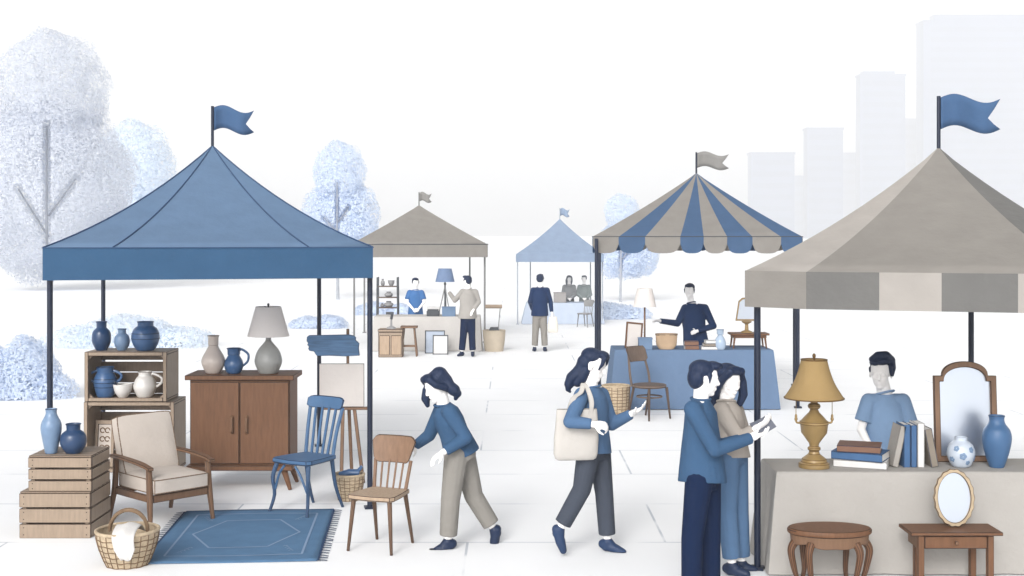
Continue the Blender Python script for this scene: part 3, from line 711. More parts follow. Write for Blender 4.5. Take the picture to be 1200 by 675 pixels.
o = mb.build('painted_board', [m_board, m_line_navy], None, False, edge=.004); o.location = (X(405, de), de, 0); tag(o, 'blue board cut like a brush stroke, fixed above the easel', 'sign board')

# chairs
def chair(name, label, loc, rot, kind, mats, seat_mat, edge, scale=1.0, group=None, cat='chair'):
    t = thing(name, label, cat, loc, rot, group, scale); E = .004; leg = [mats, edge]
    hw = .205
    outline = [(-.17, .19), (-.2, .0), (-.215, -.17), (-.19, -.215), (0, -.235), (.19, -.215), (.215, -.17), (.2, .0), (.17, .19)]
    if kind == 'round': outline = [(math.cos(a) * .235, math.sin(a) * .23) for a in [2 * math.pi * k / 28 for k in range(28)]]
    mb = MB(); mb.rings([[V((x * k, y * k, z)) for x, y in outline] for k, z in ((.93, .425), (1, .435), (1, .46), (.985, .468))]); mb.build('seat', [seat_mat, edge], t, edge=E, ang=30)
    for s in (-1, 1):
        mb = MB(); P = [(s * .165, -.165, .43), (s * .2, -.2, 0)] if kind != 'blue' else spline([(s * .175, -.17, .43), (s * .2, -.2, .3), (s * .19, -.19, .15), (s * .215, -.23, 0)], 4)
        mb.tube(P, [.021 + (.013 - .021) * i / (len(P) - 1) for i in range(len(P))], 10); mb.build('leg', leg, t, edge=.003)
        mb = MB(); P = [(s * .15, .15, .43), (s * .17, .25, 0)] if kind != 'blue' else spline([(s * .15, .16, .43), (s * .155, .2, .2), (s * .17, .28, 0)], 4)
        mb.tube(P, [.02 + (.013 - .02) * i / (len(P) - 1) for i in range(len(P))], 10); mb.build('leg', leg, t, edge=.003)
    if kind == 'round':
        for s in (-1, 1):
            mb = MB(); mb.tube(spline([(s * .17, .165, .43), (s * .175, .2, .6), (s * .15, .25, .8), (s * .13, .29, .97)], 5), .016, 10); mb.build('back_post', leg, t)
        mb = MB(); mb.tube([(math.cos(a) * .17, math.sin(a) * .17, .3) for a in [2 * math.pi * k / 32 for k in range(32)]], .011, 8, close=True); mb.build('stretcher', leg, t)
        z0, z1, y0, y1, w0, w1 = .76, .97, .235, .295, .17, .18
    elif kind == 'blue':
        for s in (-1, 1):
            mb = MB(); mb.tube(spline([(s * .155, .165, .45), (s * .165, .2, .65), (s * .185, .26, .87)], 5), .016, 8); mb.build('back_post', leg, t)
            mb = MB(); mb.tube(spline([(s * .18, -.19, .2), (s * .12, -.205, .34), (s * .06, -.205, .415)], 5), .011, 8); mb.build('knee_brace', leg, t)
        for k in range(4):
            x = -.1 + .2 * k / 3; mb = MB(); mb.bar((x * .9, .165, .45), (x * 1.15, .255, .86), .026, .012, hint=(0, 1, 0)); mb.build('spindle', leg, t, False, edge=.002)
        z0, z1, y0, y1, w0, w1 = .85, .955, .252, .275, .2, .205
    else:
        for k in range(6):
            x = -.155 + .31 * k / 5; mb = MB(); r_ = .016 if k in (0, 5) else .009
            mb.tube([(x * .95, .155, .45), (x * 1.08, .222, .7)], r_, 8); mb.build('spindle', leg, t)
        z0, z1, y0, y1, w0, w1 = .675, .9, .212, .262, .17, .205
    # curved top rail
    mb = MB(); rings = []; n = 16
    for i in range(n + 1):
        u = i / n * 2 - 1; bow = .035 * (1 - u * u); rc = 1 - max(0, (abs(u) - .72) / .28) ** 2.2 * .42; zc = (z0 + z1) / 2
        ring = []
        for zz, yy, ww, th in ((z0, y0, w0, -.011), (z0, y0, w0, .011), (z1, y1, w1, .011), (z1, y1, w1, -.011)):
            ring.append(V((u * ww, yy + bow - .02 + th, zc + (zz - zc) * rc)))
        rings.append(ring)
    mb.rings(rings); mb.build('top_rail', leg, t, edge=.006, ang=40)
    return t
chair('spindle_chair', 'brown wooden spindle chair held by the bending woman', (X(446.5, 10.66), 10.66, 0), R(-22), 'spindle', m_chair, m_seat, m_line_brown, 1.0)
chair('painted_chair', 'blue painted wooden chair standing behind the rug', (X(359, 12.1), 12.1, 0), R(-33), 'blue', m_bluepaint, m_bluepaint, m_line_navy, 1.1)
m_bent = wood('dark_bentwood', (108, 92, 82))
chair('bentwood_chair', 'dark bentwood chair with round seat before the blue cloth table', (X(761, 18.2), 18.2, 0), R(38), 'round', m_bent, m_bent, m_line_brown, 1.04)
chair('distant_chair', 'grey wooden chair before the pale table in the farthest tent', (X(686, 36.4), 36.4, 0), R(-35), 'spindle', m_greypole, m_greyitem, m_line_grey, .85)

# ------------------------------------------------------------------ cloth covered tables
def draped(label, cx, y0, w, dp, h, flare, mat, rot=0, folds=.012, group='tables under floor length cloths'):
    mb = MB(); per = []; nx, ny = 60, 22
    for i in range(nx): per.append((-w / 2 + w * i / nx, -dp / 2, 0, -1))
    for i in range(ny): per.append((w / 2, -dp / 2 + dp * i / ny, 1, 0))
    for i in range(nx): per.append((w / 2 - w * i / nx, dp / 2, 0, 1))
    for i in range(ny): per.append((-w / 2, dp / 2 - dp * i / ny, -1, 0))
    rings = []; N = len(per)
    for z, o, f in ((h, -.03, 0), (h, -.012, 0), (h - .006, 0, 0), (h - .03, .005, .1), (h * .75, flare * .3, .5), (h * .5, flare * .55, .75), (h * .25, flare * .8, .9), (.02, flare, 1), (.012, flare, 1)):
        ring = []
        for i, (x, y, a, b) in enumerate(per):
            sx = (x / (w / 2)); sy = y / (dp / 2); c = folds * f * (math.sin(i * .62) + .6 * math.sin(i * .23 + 1.3))
            ring.append(V((x + sx ** 5 * o + a * c, y + (sy if abs(sy) > .99 else sy ** 5) * o + b * c, z)))
        rings.append(ring)
    mb.rings(rings, True, True, True)
    o = mb.build('draped_table', mat, None, True, ang=50); o.location = (cx, y0 + dp / 2, 0); o.rotation_euler.z = rot
    return tag(o, label, 'table', group)
draped('long table under a stone grey cloth carrying the brass lamp', 3.4, 9.86, 2.72, .6, .78, .08, m_cl_grey)
draped('table under a slate blue cloth beneath the striped tent', X(813.5, 19.15), 19.15, 2.37, .8, .89, .09, m_cl_blue)
draped('table under an oat cloth beneath the small grey tent', X(500, 28.75), 28.75, 2.38, .8, .78, .05, m_cl_far)
draped('table under an ice blue cloth beneath the farthest tent', X(660, 37.6), 37.6, 2.15, .8, .62, .14, m_cl_pale)

# ------------------------------------------------------------------ antiques on the grey table
zt = .78
t = thing('brass_lamp', 'ornate brass urn lamp with mustard shade on the stone grey table', 'lamp', (X(954, 10.05), 10.05, zt)); k = 1 / 150.0
prof = [(.24, 0), (.24, .045), (.2, .06), (.19, .09), (.09, .14), (.075, .17), (.1, .185), (.1, .205), (.07, .22), (.08, .25), (.2, .36), (.215, .44), (.225, .45), (.225, .475), (.2, .485), (.14, .53), (.08, .57), (.06, .6), (.09, .615), (.1, .635), (.085, .655), (.055, .665), (.055, .72)]
mb = MB(); mb.lathe([(0, 0)] + [(r * .5 * 1.0, z * .76) for r, z in prof] + [(0, .72 * .76)], seg=40); mb.build('base', [m_brass, m_brass_d], t, edge=.003, ang=30)
mb = MB(); P = [(.23, .545), (.165, .65), (.125, .75), (.1, .845)]; P = spline(P, 6); mb.lathe(P + [(r - .006, z) for r, z in reversed(P)] + [P[0]], seg=48, cap0=False, cap1=False); s1 = mb.build('lamp_shade', m_brass_shade, t, ang=60)
for r, z in (P[0], P[-1]): mb = MB(); mb.tube([(math.cos(a) * r, math.sin(a) * r, z) for a in [2 * math.pi * q / 48 for q in range(48)]], .0055, 6, close=True); mb.build('trim', m_brass_d, s1)
mb = MB(); mb.tube([(0, 0, .5), (0, 0, .88)], .008, 8); mb.ell((0, 0, .875), (.014, .014, .02)); mb.build('finial', [m_brass_d], t)
for s in (-1, 1):
    mb = MB(); mb.tube(spline([(s * .1, 0, .35), (s * .135, 0, .352), (s * .142, 0, .375)], 4), .008, 8); mb.ell((s * .142, 0, .38), (.013, .013, .018)); mb.tube([(s * .142, 0, .38), (s * .142, 0, .57)], .003, 6); mb.ell((s * .142, 0, .4), (.01, .01, .02)); mb.build('pull_chain', [m_brass, m_brass_d], t)
def book(label, loc, size, rot, mat, group, lying=True):
    """lying: size = (length, depth, thickness); spine to local -y"""
    t = thing('book', label, 'book', loc, 0, group); t.rotation_euler = rot; L, Dp, T = size; c = .004
    mb = MB(); mb.box((0, 0, c / 2), (L, Dp, c)); mb.box((0, 0, T - c / 2), (L, Dp, c)); mb.box((0, -Dp / 2 + c / 2, T / 2), (L, c, T - 2 * c - .0005)); mb.build('cover', [mat, m_line_grey if mat in (m_bk_white, m_bk_grey) else m_line_navy], t, False, edge=.0015, seg=1)
    mb = MB(); mb.box((0, .002, T / 2), (L - .012, Dp - .016, T - 2 * c - .001)); mb.build('pages', m_paper, t, False)
    return t
zz = zt + .001; dB = 10.12; g = 'books on the stone grey table'
for (a, b, T, mat, lab, rzv) in ((980, 1040, .058, m_bk_white, 'white book at the bottom of the lying stack of three', -22), (979, 1038, .062, m_bk_blue, 'blue book in the middle of the lying stack of three', -29), (983, 1032, .052, m_bk_brown, 'brown book on top of the lying stack of three', -19)):
    L = (b - a) * dB / FPX; book(lab, (X((a + b) / 2, dB), dB, zz), (L, .27, T), (0, 0, R(rzv)), mat, g); zz += T + .001
def standing(label, px, lean, h, T, mat, dd=10.14):
    # upright book seen from its spine: its spine edge faces the camera, leaning by `lean` degrees
    m = Matrix.Rotation(R(lean), 4, 'Y') @ Matrix.Rotation(R(90), 4, 'Y')
    t = book(label, (X(px, dd), dd, 0), (h, .2, T), m.to_euler(), mat, g)
    # lift so that the lowest corner touches the table
    low = min((m @ V((sx * h / 2, 0, z))).z for sx in (-1, 1) for z in (0, T)); t.location.z = zt + .001 - low
    ctr = m @ V((0, 0, T / 2)); t.location.x -= ctr.x
standing('grey book leaning against the upright blue books', 1049.5, 12, .325, .05, m_bk_grey)
standing('thicker upright blue book beside the leaning grey book', 1058.5, 0, .335, .054, m_bk_blue)
standing('thinner upright blue book between blue and white books', 1066.5, 0, .33, .048, m_bk_blue)
standing('upright white book at the end of the upright row', 1074.6, 0, .345, .056, m_bk_white)
standing('taupe book leaning back against the white upright book', 1087, -10.5, .3, .058, m_bk_taupe)
# arched mirror
def arch(w, h, sh, r, n=18, ins=0.0):
    """rectangle whose top rises in an arch between two shoulders"""
    P = [(-w / 2 + ins, ins), (w / 2 - ins, ins), (w / 2 - ins, sh - ins)]
    xs = r - ins * .25
    P.append((xs, sh - ins))
    for k in range(1, n):
        a = math.pi * k / n; P.append((math.cos(a) * xs, sh - ins + (h - sh) * math.sin(a) ** .85))
    P += [(-xs, sh - ins), (-w / 2 + ins, sh - ins)]
    return P
dm = 10.3
t = thing('arched_mirror', 'large arched mirror in brown wooden frame standing on the grey table', 'mirror', (X(1132.5, dm), dm, zt)); t.rotation_euler = (R(-4), 0, 0)
mb = MB(); O_, I_ = arch(.505, .805, .69, .185), arch(.505, .805, .69, .185, ins=.048); mb.frame_prism(O_, I_, -.02, .02); mb.build('frame', [m_chair, m_line_brown], t, edge=.005, ang=50)
mb = MB(); mb.prism(arch(.505, .805, .69, .185, ins=.042), .004, .012); mb.build('glass', m_mirror, t, False)
mb = MB(); mb.bar((0, .02, .6), (0, .2, .045), .06, .012); mb.build('strut', m_chair, t, False)
# painted vases
dv = DZ(547, zt); t = thing('spotted_vase', 'round white vase with pale blue flowers before the arched mirror', 'vase', (X(1126, dv), dv, zt))
mb = MB(); pot(mb, [(.5, 0), (.72, .08), (1, .42), (.86, .72), (.48, .88), (.44, .93), (.46, 1)], .235, .107); mb.build('body', [M('white_glaze_with_tint', (206, 218, 234), .3, .06, 16, spec=.5), m_line_navy], t, edge=.003, ang=50)
q = spline([(.5, 0), (.72, .08), (1, .42), (.86, .72), (.48, .88)], 8)
for (az, z, s) in ((-100, .42, .028), (-60, .62, .024), (-128, .66, .022), (-75, .2, .02), (-30, .32, .026), (-150, .3, .024), (0, .6, .02), (90, .4, .03), (150, .55, .025)):
    mb = MB(); r = min(q, key=lambda a: abs(a[1] - z))[0] * .107; c = V((math.cos(R(az)) * r, math.sin(R(az)) * r, z * .235)); nrm = V((c.x, c.y, (z - .42) * .1)).normalized(); x_, y_, z_ = frame_from(nrm)
    for p in range(5):
        u = c + x_ * math.cos(p * 1.2566) * s * .55 + y_ * math.sin(p * 1.2566) * s * .55; u = V((u.x, u.y, u.z)); rr = min(q, key=lambda a: abs(a[1] - u.z / .235))[0] * .107; h_ = math.hypot(u.x, u.y); u.x *= rr / h_; u.y *= rr / h_
        mb.ell(u, (s * .5, s * .5, .0022), Matrix((x_, y_, z_)).transposed(), 12, 6)
    mb.build('painted_flower', m_cer_l, t)
vase('shouldered_vase', 'tall deep blue vase at the edge of the arched mirror', (X(1168, dv - .02), dv - .02, zt), .405, .112, [(.46, 0), (.55, .05), (.84, .3), (1, .55), (.9, .72), (.6, .84), (.5, .93), (.56, 1)], M('matt_blue_glaze', (70, 108, 152), .45, .07, 8, spec=.4))
# oval stool table
dt = 9.5
t = thing('oval_table', 'low oval wooden table with curved legs before the grey cloth', 'table', (X(972, dt), dt, 0))
mb = MB(); mb.lathe([(0, .395), (.305, .395), (.312, .405), (.312, .425), (.3, .437), (0, .437)], seg=48, sy=.62); mb.build('top', [m_wood, m_line_brown], t, edge=.004, ang=40)
mb = MB(); n = 64; rings = [[], []]
for k in range(n):
    a = 2 * math.pi * k / n; zlow = .325 - .022 * max(0, math.cos(2 * (a + math.pi / 2))) ** 2 + .006 * math.cos(8 * a)
    rings[0].append(V((math.cos(a) * .285, math.sin(a) * .285 * .62, zlow))); rings[1].append(V((math.cos(a) * .292, math.sin(a) * .292 * .62, .394)))
mb.rings(rings); mb.build('apron', [m_wood_d, m_line_brown], t, edge=.004, ang=40)
for sx, xx in ((-1, .255), (1, .255), (-1, .165), (1, .165)):
    y = -.02 if xx > .2 else -.13
    if (sx, xx) in ((-1, .165), (1, .165)): y = -.125
    out = V((sx * xx, y * 1.6, 0)).normalized(); mb = MB(); b = V((sx * xx, y, 0))
    P = spline([tuple(b + V((0, 0, .34))), tuple(b + out * .035 + V((0, 0, .27))), tuple(b + out * .01 + V((0, 0, .13))), tuple(b - out * .01 + V((0, 0, .05))), tuple(b + out * .03 + V((0, 0, .0)))], 5)
    nP = len(P); mb.tube(P, [.034 - .018 * min(1, i / (nP * .7)) for i in range(nP)], 10); mb.build('leg', [m_wood, m_line_brown], t, edge=.003)
for sx in (-1, 1):
    mb = MB(); P = spline([(sx * .15, .13, .34), (sx * .165, .15, .27), (sx * .155, .14, .1), (sx * .17, .16, 0)], 5); mb.tube(P, [.032 - .017 * min(1, i / 14) for i in range(len(P))], 10); mb.build('leg', [m_wood, m_line_brown], t, edge=.003)
# drawer table
dt2 = 9.5
t = thing('drawer_table', 'small wooden table with one drawer carrying the oval mirror', 'table', (X(1113.5, dt2), dt2, 0))
mb = MB(); mb.box((0, 0, .417), (.675, .3, .026)); mb.build('top', [m_wood, m_line_brown], t, False, edge=.005)
mb = MB(); mb.box((0, .005, .352), (.55, .235, .1)); mb.build('apron', [m_wood_d, m_line_brown], t, False, edge=.003)
mb = MB(); mb.box((0, -.118, .352), (.455, .014, .088)); dr = mb.build('drawer', [m_wood, m_line_brown], t, False, edge=.004)
mb = MB(); mb.tube([(0, -.126, .352), (0, -.15, .352)], [.01, .015], 12); mb.build('knob', [m_wood_d, m_line_brown], dr, edge=.003)
for sx in (-1, 1):
    for y in (-.105, .125):
        mb = MB(); mb.box((sx * .255 * (1 if y < 0 else .82), y, .2), (.046, .046, .4)); mb.build('leg', [m_wood, m_line_brown], t, False, edge=.004)
t = thing('oval_mirror', 'oval mirror in scalloped gilt frame on the small drawer table', 'mirror', (X(1119, 9.52), 9.52, .432)); t.rotation_euler = (R(-5), 0, 0)
n = 72
mb = MB(); mb.frame_prism([(math.cos(a) * (.15 + .004 * math.cos(a * 18)), .215 + math.sin(a) * (.212 + .004 * math.cos(a * 18))) for a in [2 * math.pi * k / n for k in range(n)]], [(math.cos(a) * .122, .215 + math.sin(a) * .183) for a in [2 * math.pi * k / n for k in range(n)]], -.012, .014)
mb.build('frame', [M('pale_gilt', (186, 166, 138), .5, .1, 20), m_line_brown], t, edge=.004, ang=40)
mb = MB(); mb.prism([(math.cos(a) * .126, .215 + math.sin(a) * .187) for a in [2 * math.pi * k / n for k in range(n)]], .002, .009); mb.build('glass', m_mirror, t, False)
mb = MB(); mb.bar((0, .015, .28), (0, .1, .008), .05, .01); mb.build('strut', m_chair, t, False)

# ------------------------------------------------------------------ striped stall goods
zt = .89; dd = 19.35
t = thing('standing_frame', 'small empty picture frame leaning behind the bentwood chair on the blue cloth', 'picture frame', (X(742, dd), dd, zt)); t.rotation_euler = (R(-8), R(6), R(8))
mb = MB(); mb.frame_prism([(-.13, 0), (.13, 0), (.13, .4), (-.13, .4)], [(-.105, .025), (.105, .025), (.105, .375), (-.105, .375)], 0, .025); mb.build('frame', [m_wood, m_line_brown], t, False, edge=.004)
mb = MB(); mb.box((0, .015, .2), (.212, .006, .352)); mb.build('panel', m_canvas, t, False)
t = thing('slim_lamp', 'slim table lamp with white shade on the slate blue table', 'lamp', (X(755.5, 19.6), 19.6, zt))
mb = MB(); mb.lathe([(0, 0), (.09, 0), (.09, .015), (.02, .03), (.014, .05), (.014, .68), (0, .68)], seg=20); mb.build('base', m_wood_d, t, ang=50)
mb = MB(); mb.lathe([(.18, .62), (.115, .9), (.11, .9), (.174, .621), (.18, .62)], seg=32, cap0=False, cap1=False); mb.build('lamp_shade', m_shade, t, ang=60)
dd = 19.25
mb = MB(); mb.box((0, 0, .08), (.2, .16, .16)); mb.box((0, 0, .168), (.212, .172, .018)); o = mb.build('small_box', m_steel, None, False, edge=.004); o.location = (X(756, dd), dd, zt); tag(o, 'small slate blue box beside the slim lamp', 'box')
mb = MB(); mb.lathe([(0, 0), (.11, 0), (.155, .07), (.165, .215), (.172, .222), (.172, .235), (.155, .235), (.145, .1), (0, .09)], seg=4 * 8, sx=1, sy=.7); o = mb.build('tan_planter', [m_tanbox, m_line_brown], None, edge=.004); o.location = (X(781, dd), dd, zt); tag(o, 'tan rounded planter tub on the slate blue table', 'planter')
g2 = 'books on the slate blue table'
for i, (mat, lab) in enumerate(((m_bk_brown, 'brown book at the bottom of the short pile before the navy seller'), (m_bk_brown, 'brown book on top of the short pile before the navy seller'))):
    book(lab, (X(810, dd), dd, zt + i * .062), (.21, .17, .06), (0, 0, R(2 - 5 * i)), mat, g2)
for i, (mat, lab) in enumerate(((m_bk_white, 'white book at the bottom of the pile beside the glass vase'), (m_bk_taupe, 'taupe book in the middle of the pile beside the glass vase'), (m_bk_white, 'white book on top of the pile beside the glass vase'))):
    book(lab, (X(832 + i, dd), dd, zt + i * .046), (.27 - .03 * i, .18, .045), (0, 0, R(3 * i - 3)), mat, g2)
vase('glass_vase', 'small pale blue glass vase on the slate blue table', (X(844, dd - .05), dd - .05, zt), .3, .085, [(.7, 0), (.9, .1), (1, .3), (.85, .5), (.45, .7), (.36, .84), (.7, 1)], m_glassb)
t = thing('side_table', 'little brown side table set on top of the blue cloth', 'table', (X(877, 19.5), 19.5, zt))
mb = MB(); mb.box((0, 0, .215), (.58, .34, .03)); mb.box((0, 0, .18), (.5, .28, .045)); mb.build('top', [m_wood, m_line_brown], t, False, edge=.004)
for sx in (-1, 1):
    for y in (-.12, .12): mb = MB(); mb.tube([(sx * .23, y, .165), (sx * .25, y * 1.1, 0)], [.017, .011], 8); mb.build('leg', m_wood, t)
t = thing('stand_mirror', 'brass stand mirror on the little side table', 'mirror', (X(875, 19.5), 19.5, zt + .231))
mb = MB(); mb.lathe([(0, 0), (.09, 0), (.08, .02), (.03, .04), (.025, .13), (.06, .15), (.075, .16), (.075, .175), (0, .175)], seg=24); mb.build('stand', [m_brass, m_brass_d], t, edge=.003)
P = lambda k: [(-.17 * k, 0), (.17 * k, 0), (.155 * k, .26 * k), (.12 * k, .33 * k), (0, .355 * k), (-.07 * k, .35 * k), (-.125 * k, .3 * k)]
mb = MB(); mb.frame_prism([(x, z + .18) for x, z in P(1)], [(x, z + .205) for x, z in P(.86)], -.015, .015); mb.build('frame', [m_brass, m_brass_d], t, False, edge=.004)
mb = MB(); mb.prism([(x, z + .203) for x, z in P(.87)], .0, .006); mb.build('glass', m_mirror, t, False)
t = basket('tall wicker hamper on the ground at the end of the blue table', 'wicker_hamper', (X(722, 18.55), 18.55, .0), .17, .2, .42, 9, 16, rl=.005)
# ------------------------------------------------------------------ small grey stall goods
zt = .78; dd = 29.0
t = thing('shelf_rack', 'open shelf rack of grey pots behind the oat cloth table', 'shelf', (X(454.5, 30.2), 30.2, 0))
for sx in (-1, 1):
    for y in (-.15, .15): mb = MB(); mb.bar((sx * .25, y, 0), (sx * .235, y, 1.62), .03, .03); mb.build('post', m_dark, t, False)
for z in (.55, .9, 1.14, 1.4): mb = MB(); mb.box((0, 0, z), (.46, .32, .02)); mb.build('shelf', m_bent, t, False)
for i, (x, z, r, h) in enumerate(((-.12, 1.41, .05, .16), (.08, 1.41, .08, .13), (.02, 1.15, .1, .12), (.02, .91, .11, .14), (-.13, .91, .05, .09))):
    lab = ['slim grey pot on the top rack shelf', 'wide grey pot on the top rack shelf', 'grey pot alone on the middle rack shelf', 'wide grey pot on the lower rack shelf', 'small grey pot on the lower rack shelf'][i]
    vase('stoneware_pot', lab, (X(454.5, 30.2) + x, 30.2, z + .001), h, r, ROUND if i != 1 else BOWL, m_greyitem, 'grey pots on the shelf rack')
t = thing('tripod_lamp', 'tripod table lamp with blue shade touched by the man in grey', 'lamp', (X(521.5, 29.05), 29.05, zt))
mb = MB(); mb.lathe([(.22, .77), (.15, 1.07), (.144, 1.07), (.214, .771), (.22, .77)], seg=32, cap0=False, cap1=False); mb.build('lamp_shade', M('blue_lamp_shade', (128, 152, 190), .8, transl=.2), t, ang=60)
mb = MB(); mb.tube([(0, 0, .1), (0, 0, .95)], .018, 8); mb.ell((0, 0, .72), (.03, .03, .03)); mb.build('stem', m_dark, t)
for a in (200, 320, 80): mb = MB(); mb.tube([(0, 0, .66), (math.cos(R(a)) * .16, math.sin(R(a)) * .12, .0)], [.014, .01], 6); mb.build('leg', m_greypole, t)
mb = MB(); mb.box((0, 0, .1), (.3, .2, .2)); mb.box((0, 0, .207), (.315, .215, .018)); o = mb.build('lidded_box', m_steel, None, False, edge=.005); o.location = (X(526, 28.88), 28.88, zt); tag(o, 'slate blue lidded box under the tripod lamp', 'box')
mb = MB(); mb.box((0, 0, .06), (.28, .2, .12)); mb.box((0, 0, .135), (.24, .16, .04)); o = mb.build('dark_tray', m_dark, None, False, edge=.005); o.location = (X(507.5, 28.9), 28.9, zt); tag(o, 'charcoal tray box before the blue shirted seller', 'box')
mb = MB(); mb.box((0, 0, .05), (.3, .12, .2)); o = mb.build('white_carton', m_bk_white, None, False, edge=.004); o.location = (X(508, 29.2), 29.2, zt + .05); tag(o, 'white carton standing behind the charcoal tray', 'box')
dc = 28.0
t = thing('wooden_chest', 'small panelled wooden chest on the ground before the oat table', 'chest', (X(457.5, 27.3), 27.3, 0))
mb = MB(); mb.box((0, .2, .27), (.52, .4, .54)); mb.build('body', [m_crate, m_line_brown], t, False, edge=.012, seg=1)
mb = MB(); mb.box((0, .2, .57), (.54, .43, .06)); mb.build('lid', [m_crate, m_line_brown], t, False, edge=.012, seg=1)
for sx in (-1, 1): mb = MB(); mb.box((sx * .125, -.006, .26), (.22, .02, .42)); mb.build('panel', [m_seat, m_line_brown], t, False, edge=.01, seg=1)
t = thing('desk_lamp', 'dark hooded lamp standing on the small wooden chest', 'lamp', (X(458.5, 27.5), 27.5, .601))
mb = MB(); mb.lathe([(0, 0), (.11, 0), (.09, .03), (.025, .06), (.018, .3), (.0, .3)], seg=20); mb.build('base', m_greyitem, t)
mb = MB(); mb.box((-.03, 0, .33), (.16, .1, .05)); mb.tube([(.0, 0, .2), (.02, 0, .33)], .03, 8); mb.build('hood', m_dark, t, False)
t = thing('wooden_stool', 'brown wooden stool beside the panelled chest', 'stool', (X(479.5, 27.6), 27.6, 0))
mb = MB(); mb.box((0, 0, .63), (.36, .26, .045)); mb.build('seat', [m_chair, m_line_brown], t, False, edge=.008)
for sx in (-1, 1):
    for y in (-.1, .1): mb = MB(); mb.bar((sx * .11, y * .8, .61), (sx * .17, y * 1.2, 0), .035, .035); mb.build('leg', [m_chair, m_line_brown], t, False, edge=.006)
mb = MB(); mb.box((0, -.095, .22), (.28, .022, .03)); mb.box((0, .095, .22), (.28, .022, .03)); mb.build('stretcher', m_chair, t, False)
def pic(label, px, d, w, h, mat, fm, tilt=-8):
    t = thing('framed_picture', label, 'picture', (X(px, d), d, 0), 0, 'framed pictures leaning on the oat table'); t.rotation_euler = (R(tilt), 0, 0)
    o_ = [(-w / 2, 0), (w / 2, 0), (w / 2, h), (-w / 2, h)]; i_ = [(-w / 2 + .022, .022), (w / 2 - .022, .022), (w / 2 - .022, h - .022), (-w / 2 + .022, h - .022)]
    mb = MB(); mb.frame_prism(o_, i_, 0, .025); mb.build('frame', fm, t, False)
    mb = MB(); mb.box((0, .016, h / 2), (w - .04, .008, h - .04)); mb.build('panel', mat, t, False)
pic('larger framed picture of plain pale blue behind the smaller one', 509.5, 28.2, .44, .51, m_cl_pale, m_dark)
pic('smaller framed picture of plain white standing in front', 516, 27.95, .34, .43, m_bk_white, m_dark, -10)
m_tub = M('beige_tub_canvas', (206, 192, 172), .8)
t = basket('tall beige tub on the ground beside the man in grey', 'beige_tub', (X(579, 28.8), 28.8, 0), .2, .25, .46, 2, 2, mat=m_tub, line=m_tub, rl=.004, cat='tub')
t = thing('hand_tool', 'long handled dustpan standing in the tall beige tub', 'dustpan', (X(578, 28.85), 28.85, .02))
mb = MB(); mb.bar((.1, 0, .3), (.16, 0, .98), .022, .022); mb.build('handle', m_greypole, t, False)
mb = MB(); mb.tube([(-.18, 0, .98), (.2, 0, .98)], .045, 10); mb.build('grip', m_crate, t)
mb = MB(); mb.box((.02, 0, .48), (.24, .16, .07), None, (.7, .8)); mb.build('pan', m_dark, t, False)
# far stall
mb = MB(); mb.box((0, 0, .14), (.36, .25, .28)); mb.box((0, 0, .29), (.38, .27, .025)); o = mb.build('grey_box', M('muted_taupe_card', (168, 164, 162), .8), None, False, edge=.006); o.location = (X(656, 37.9), 37.9, .62); tag(o, 'grey lidded box on the ice blue table', 'box')

# ------------------------------------------------------------------ people
def lerp(a, b, t): return a + (b - a) * t
def hand(mb, wr, dr, nrm, sc=1.0, curl=35, thumb=1):
    """palm, four bent fingers and a thumb; nrm points out of the palm"""
    dr = V(dr).normalized(); nrm = V(nrm); nrm = (nrm - dr * nrm.dot(dr)).normalized(); side = dr.cross(nrm)
    rot = Matrix((side, nrm, dr)).transposed()
    pc = wr + dr * .05 * sc; mb.ell(pc, (.041 * sc, .017 * sc, .052 * sc), rot)
    mb.cap(wr - dr * .03 * sc, .027 * sc, wr + dr * .02 * sc, .026 * sc)
    for i, (o, L) in enumerate(((-.03, .072), (-.01, .082), (.01, .078), (.029, .06))):
        b = wr + dr * (.088 - abs(o) * .25) * sc + side * o * sc; p = b; ang = curl * .55; seg = L * sc / 3
        for k in range(3):
            a = R(ang + curl * .6 * k); q = p + (dr * math.cos(a) + nrm * math.sin(a)) * seg; mb.cap(p, (.0095 - .001 * k) * sc, q, (.0088 - .001 * k) * sc, seg=8); p = q
    b = wr + dr * .03 * sc - side * .033 * sc * thumb; d1 = (dr * .65 - side * .6 * thumb + nrm * .45).normalized(); q = b + d1 * .04 * sc; mb.cap(b, .0135 * sc, q, .011 * sc, seg=8)
    d2 = (dr * .85 - side * .1 * thumb + nrm * .5).normalized(); mb.cap(q, .011 * sc, q + d2 * .032 * sc, .0085 * sc, seg=8)
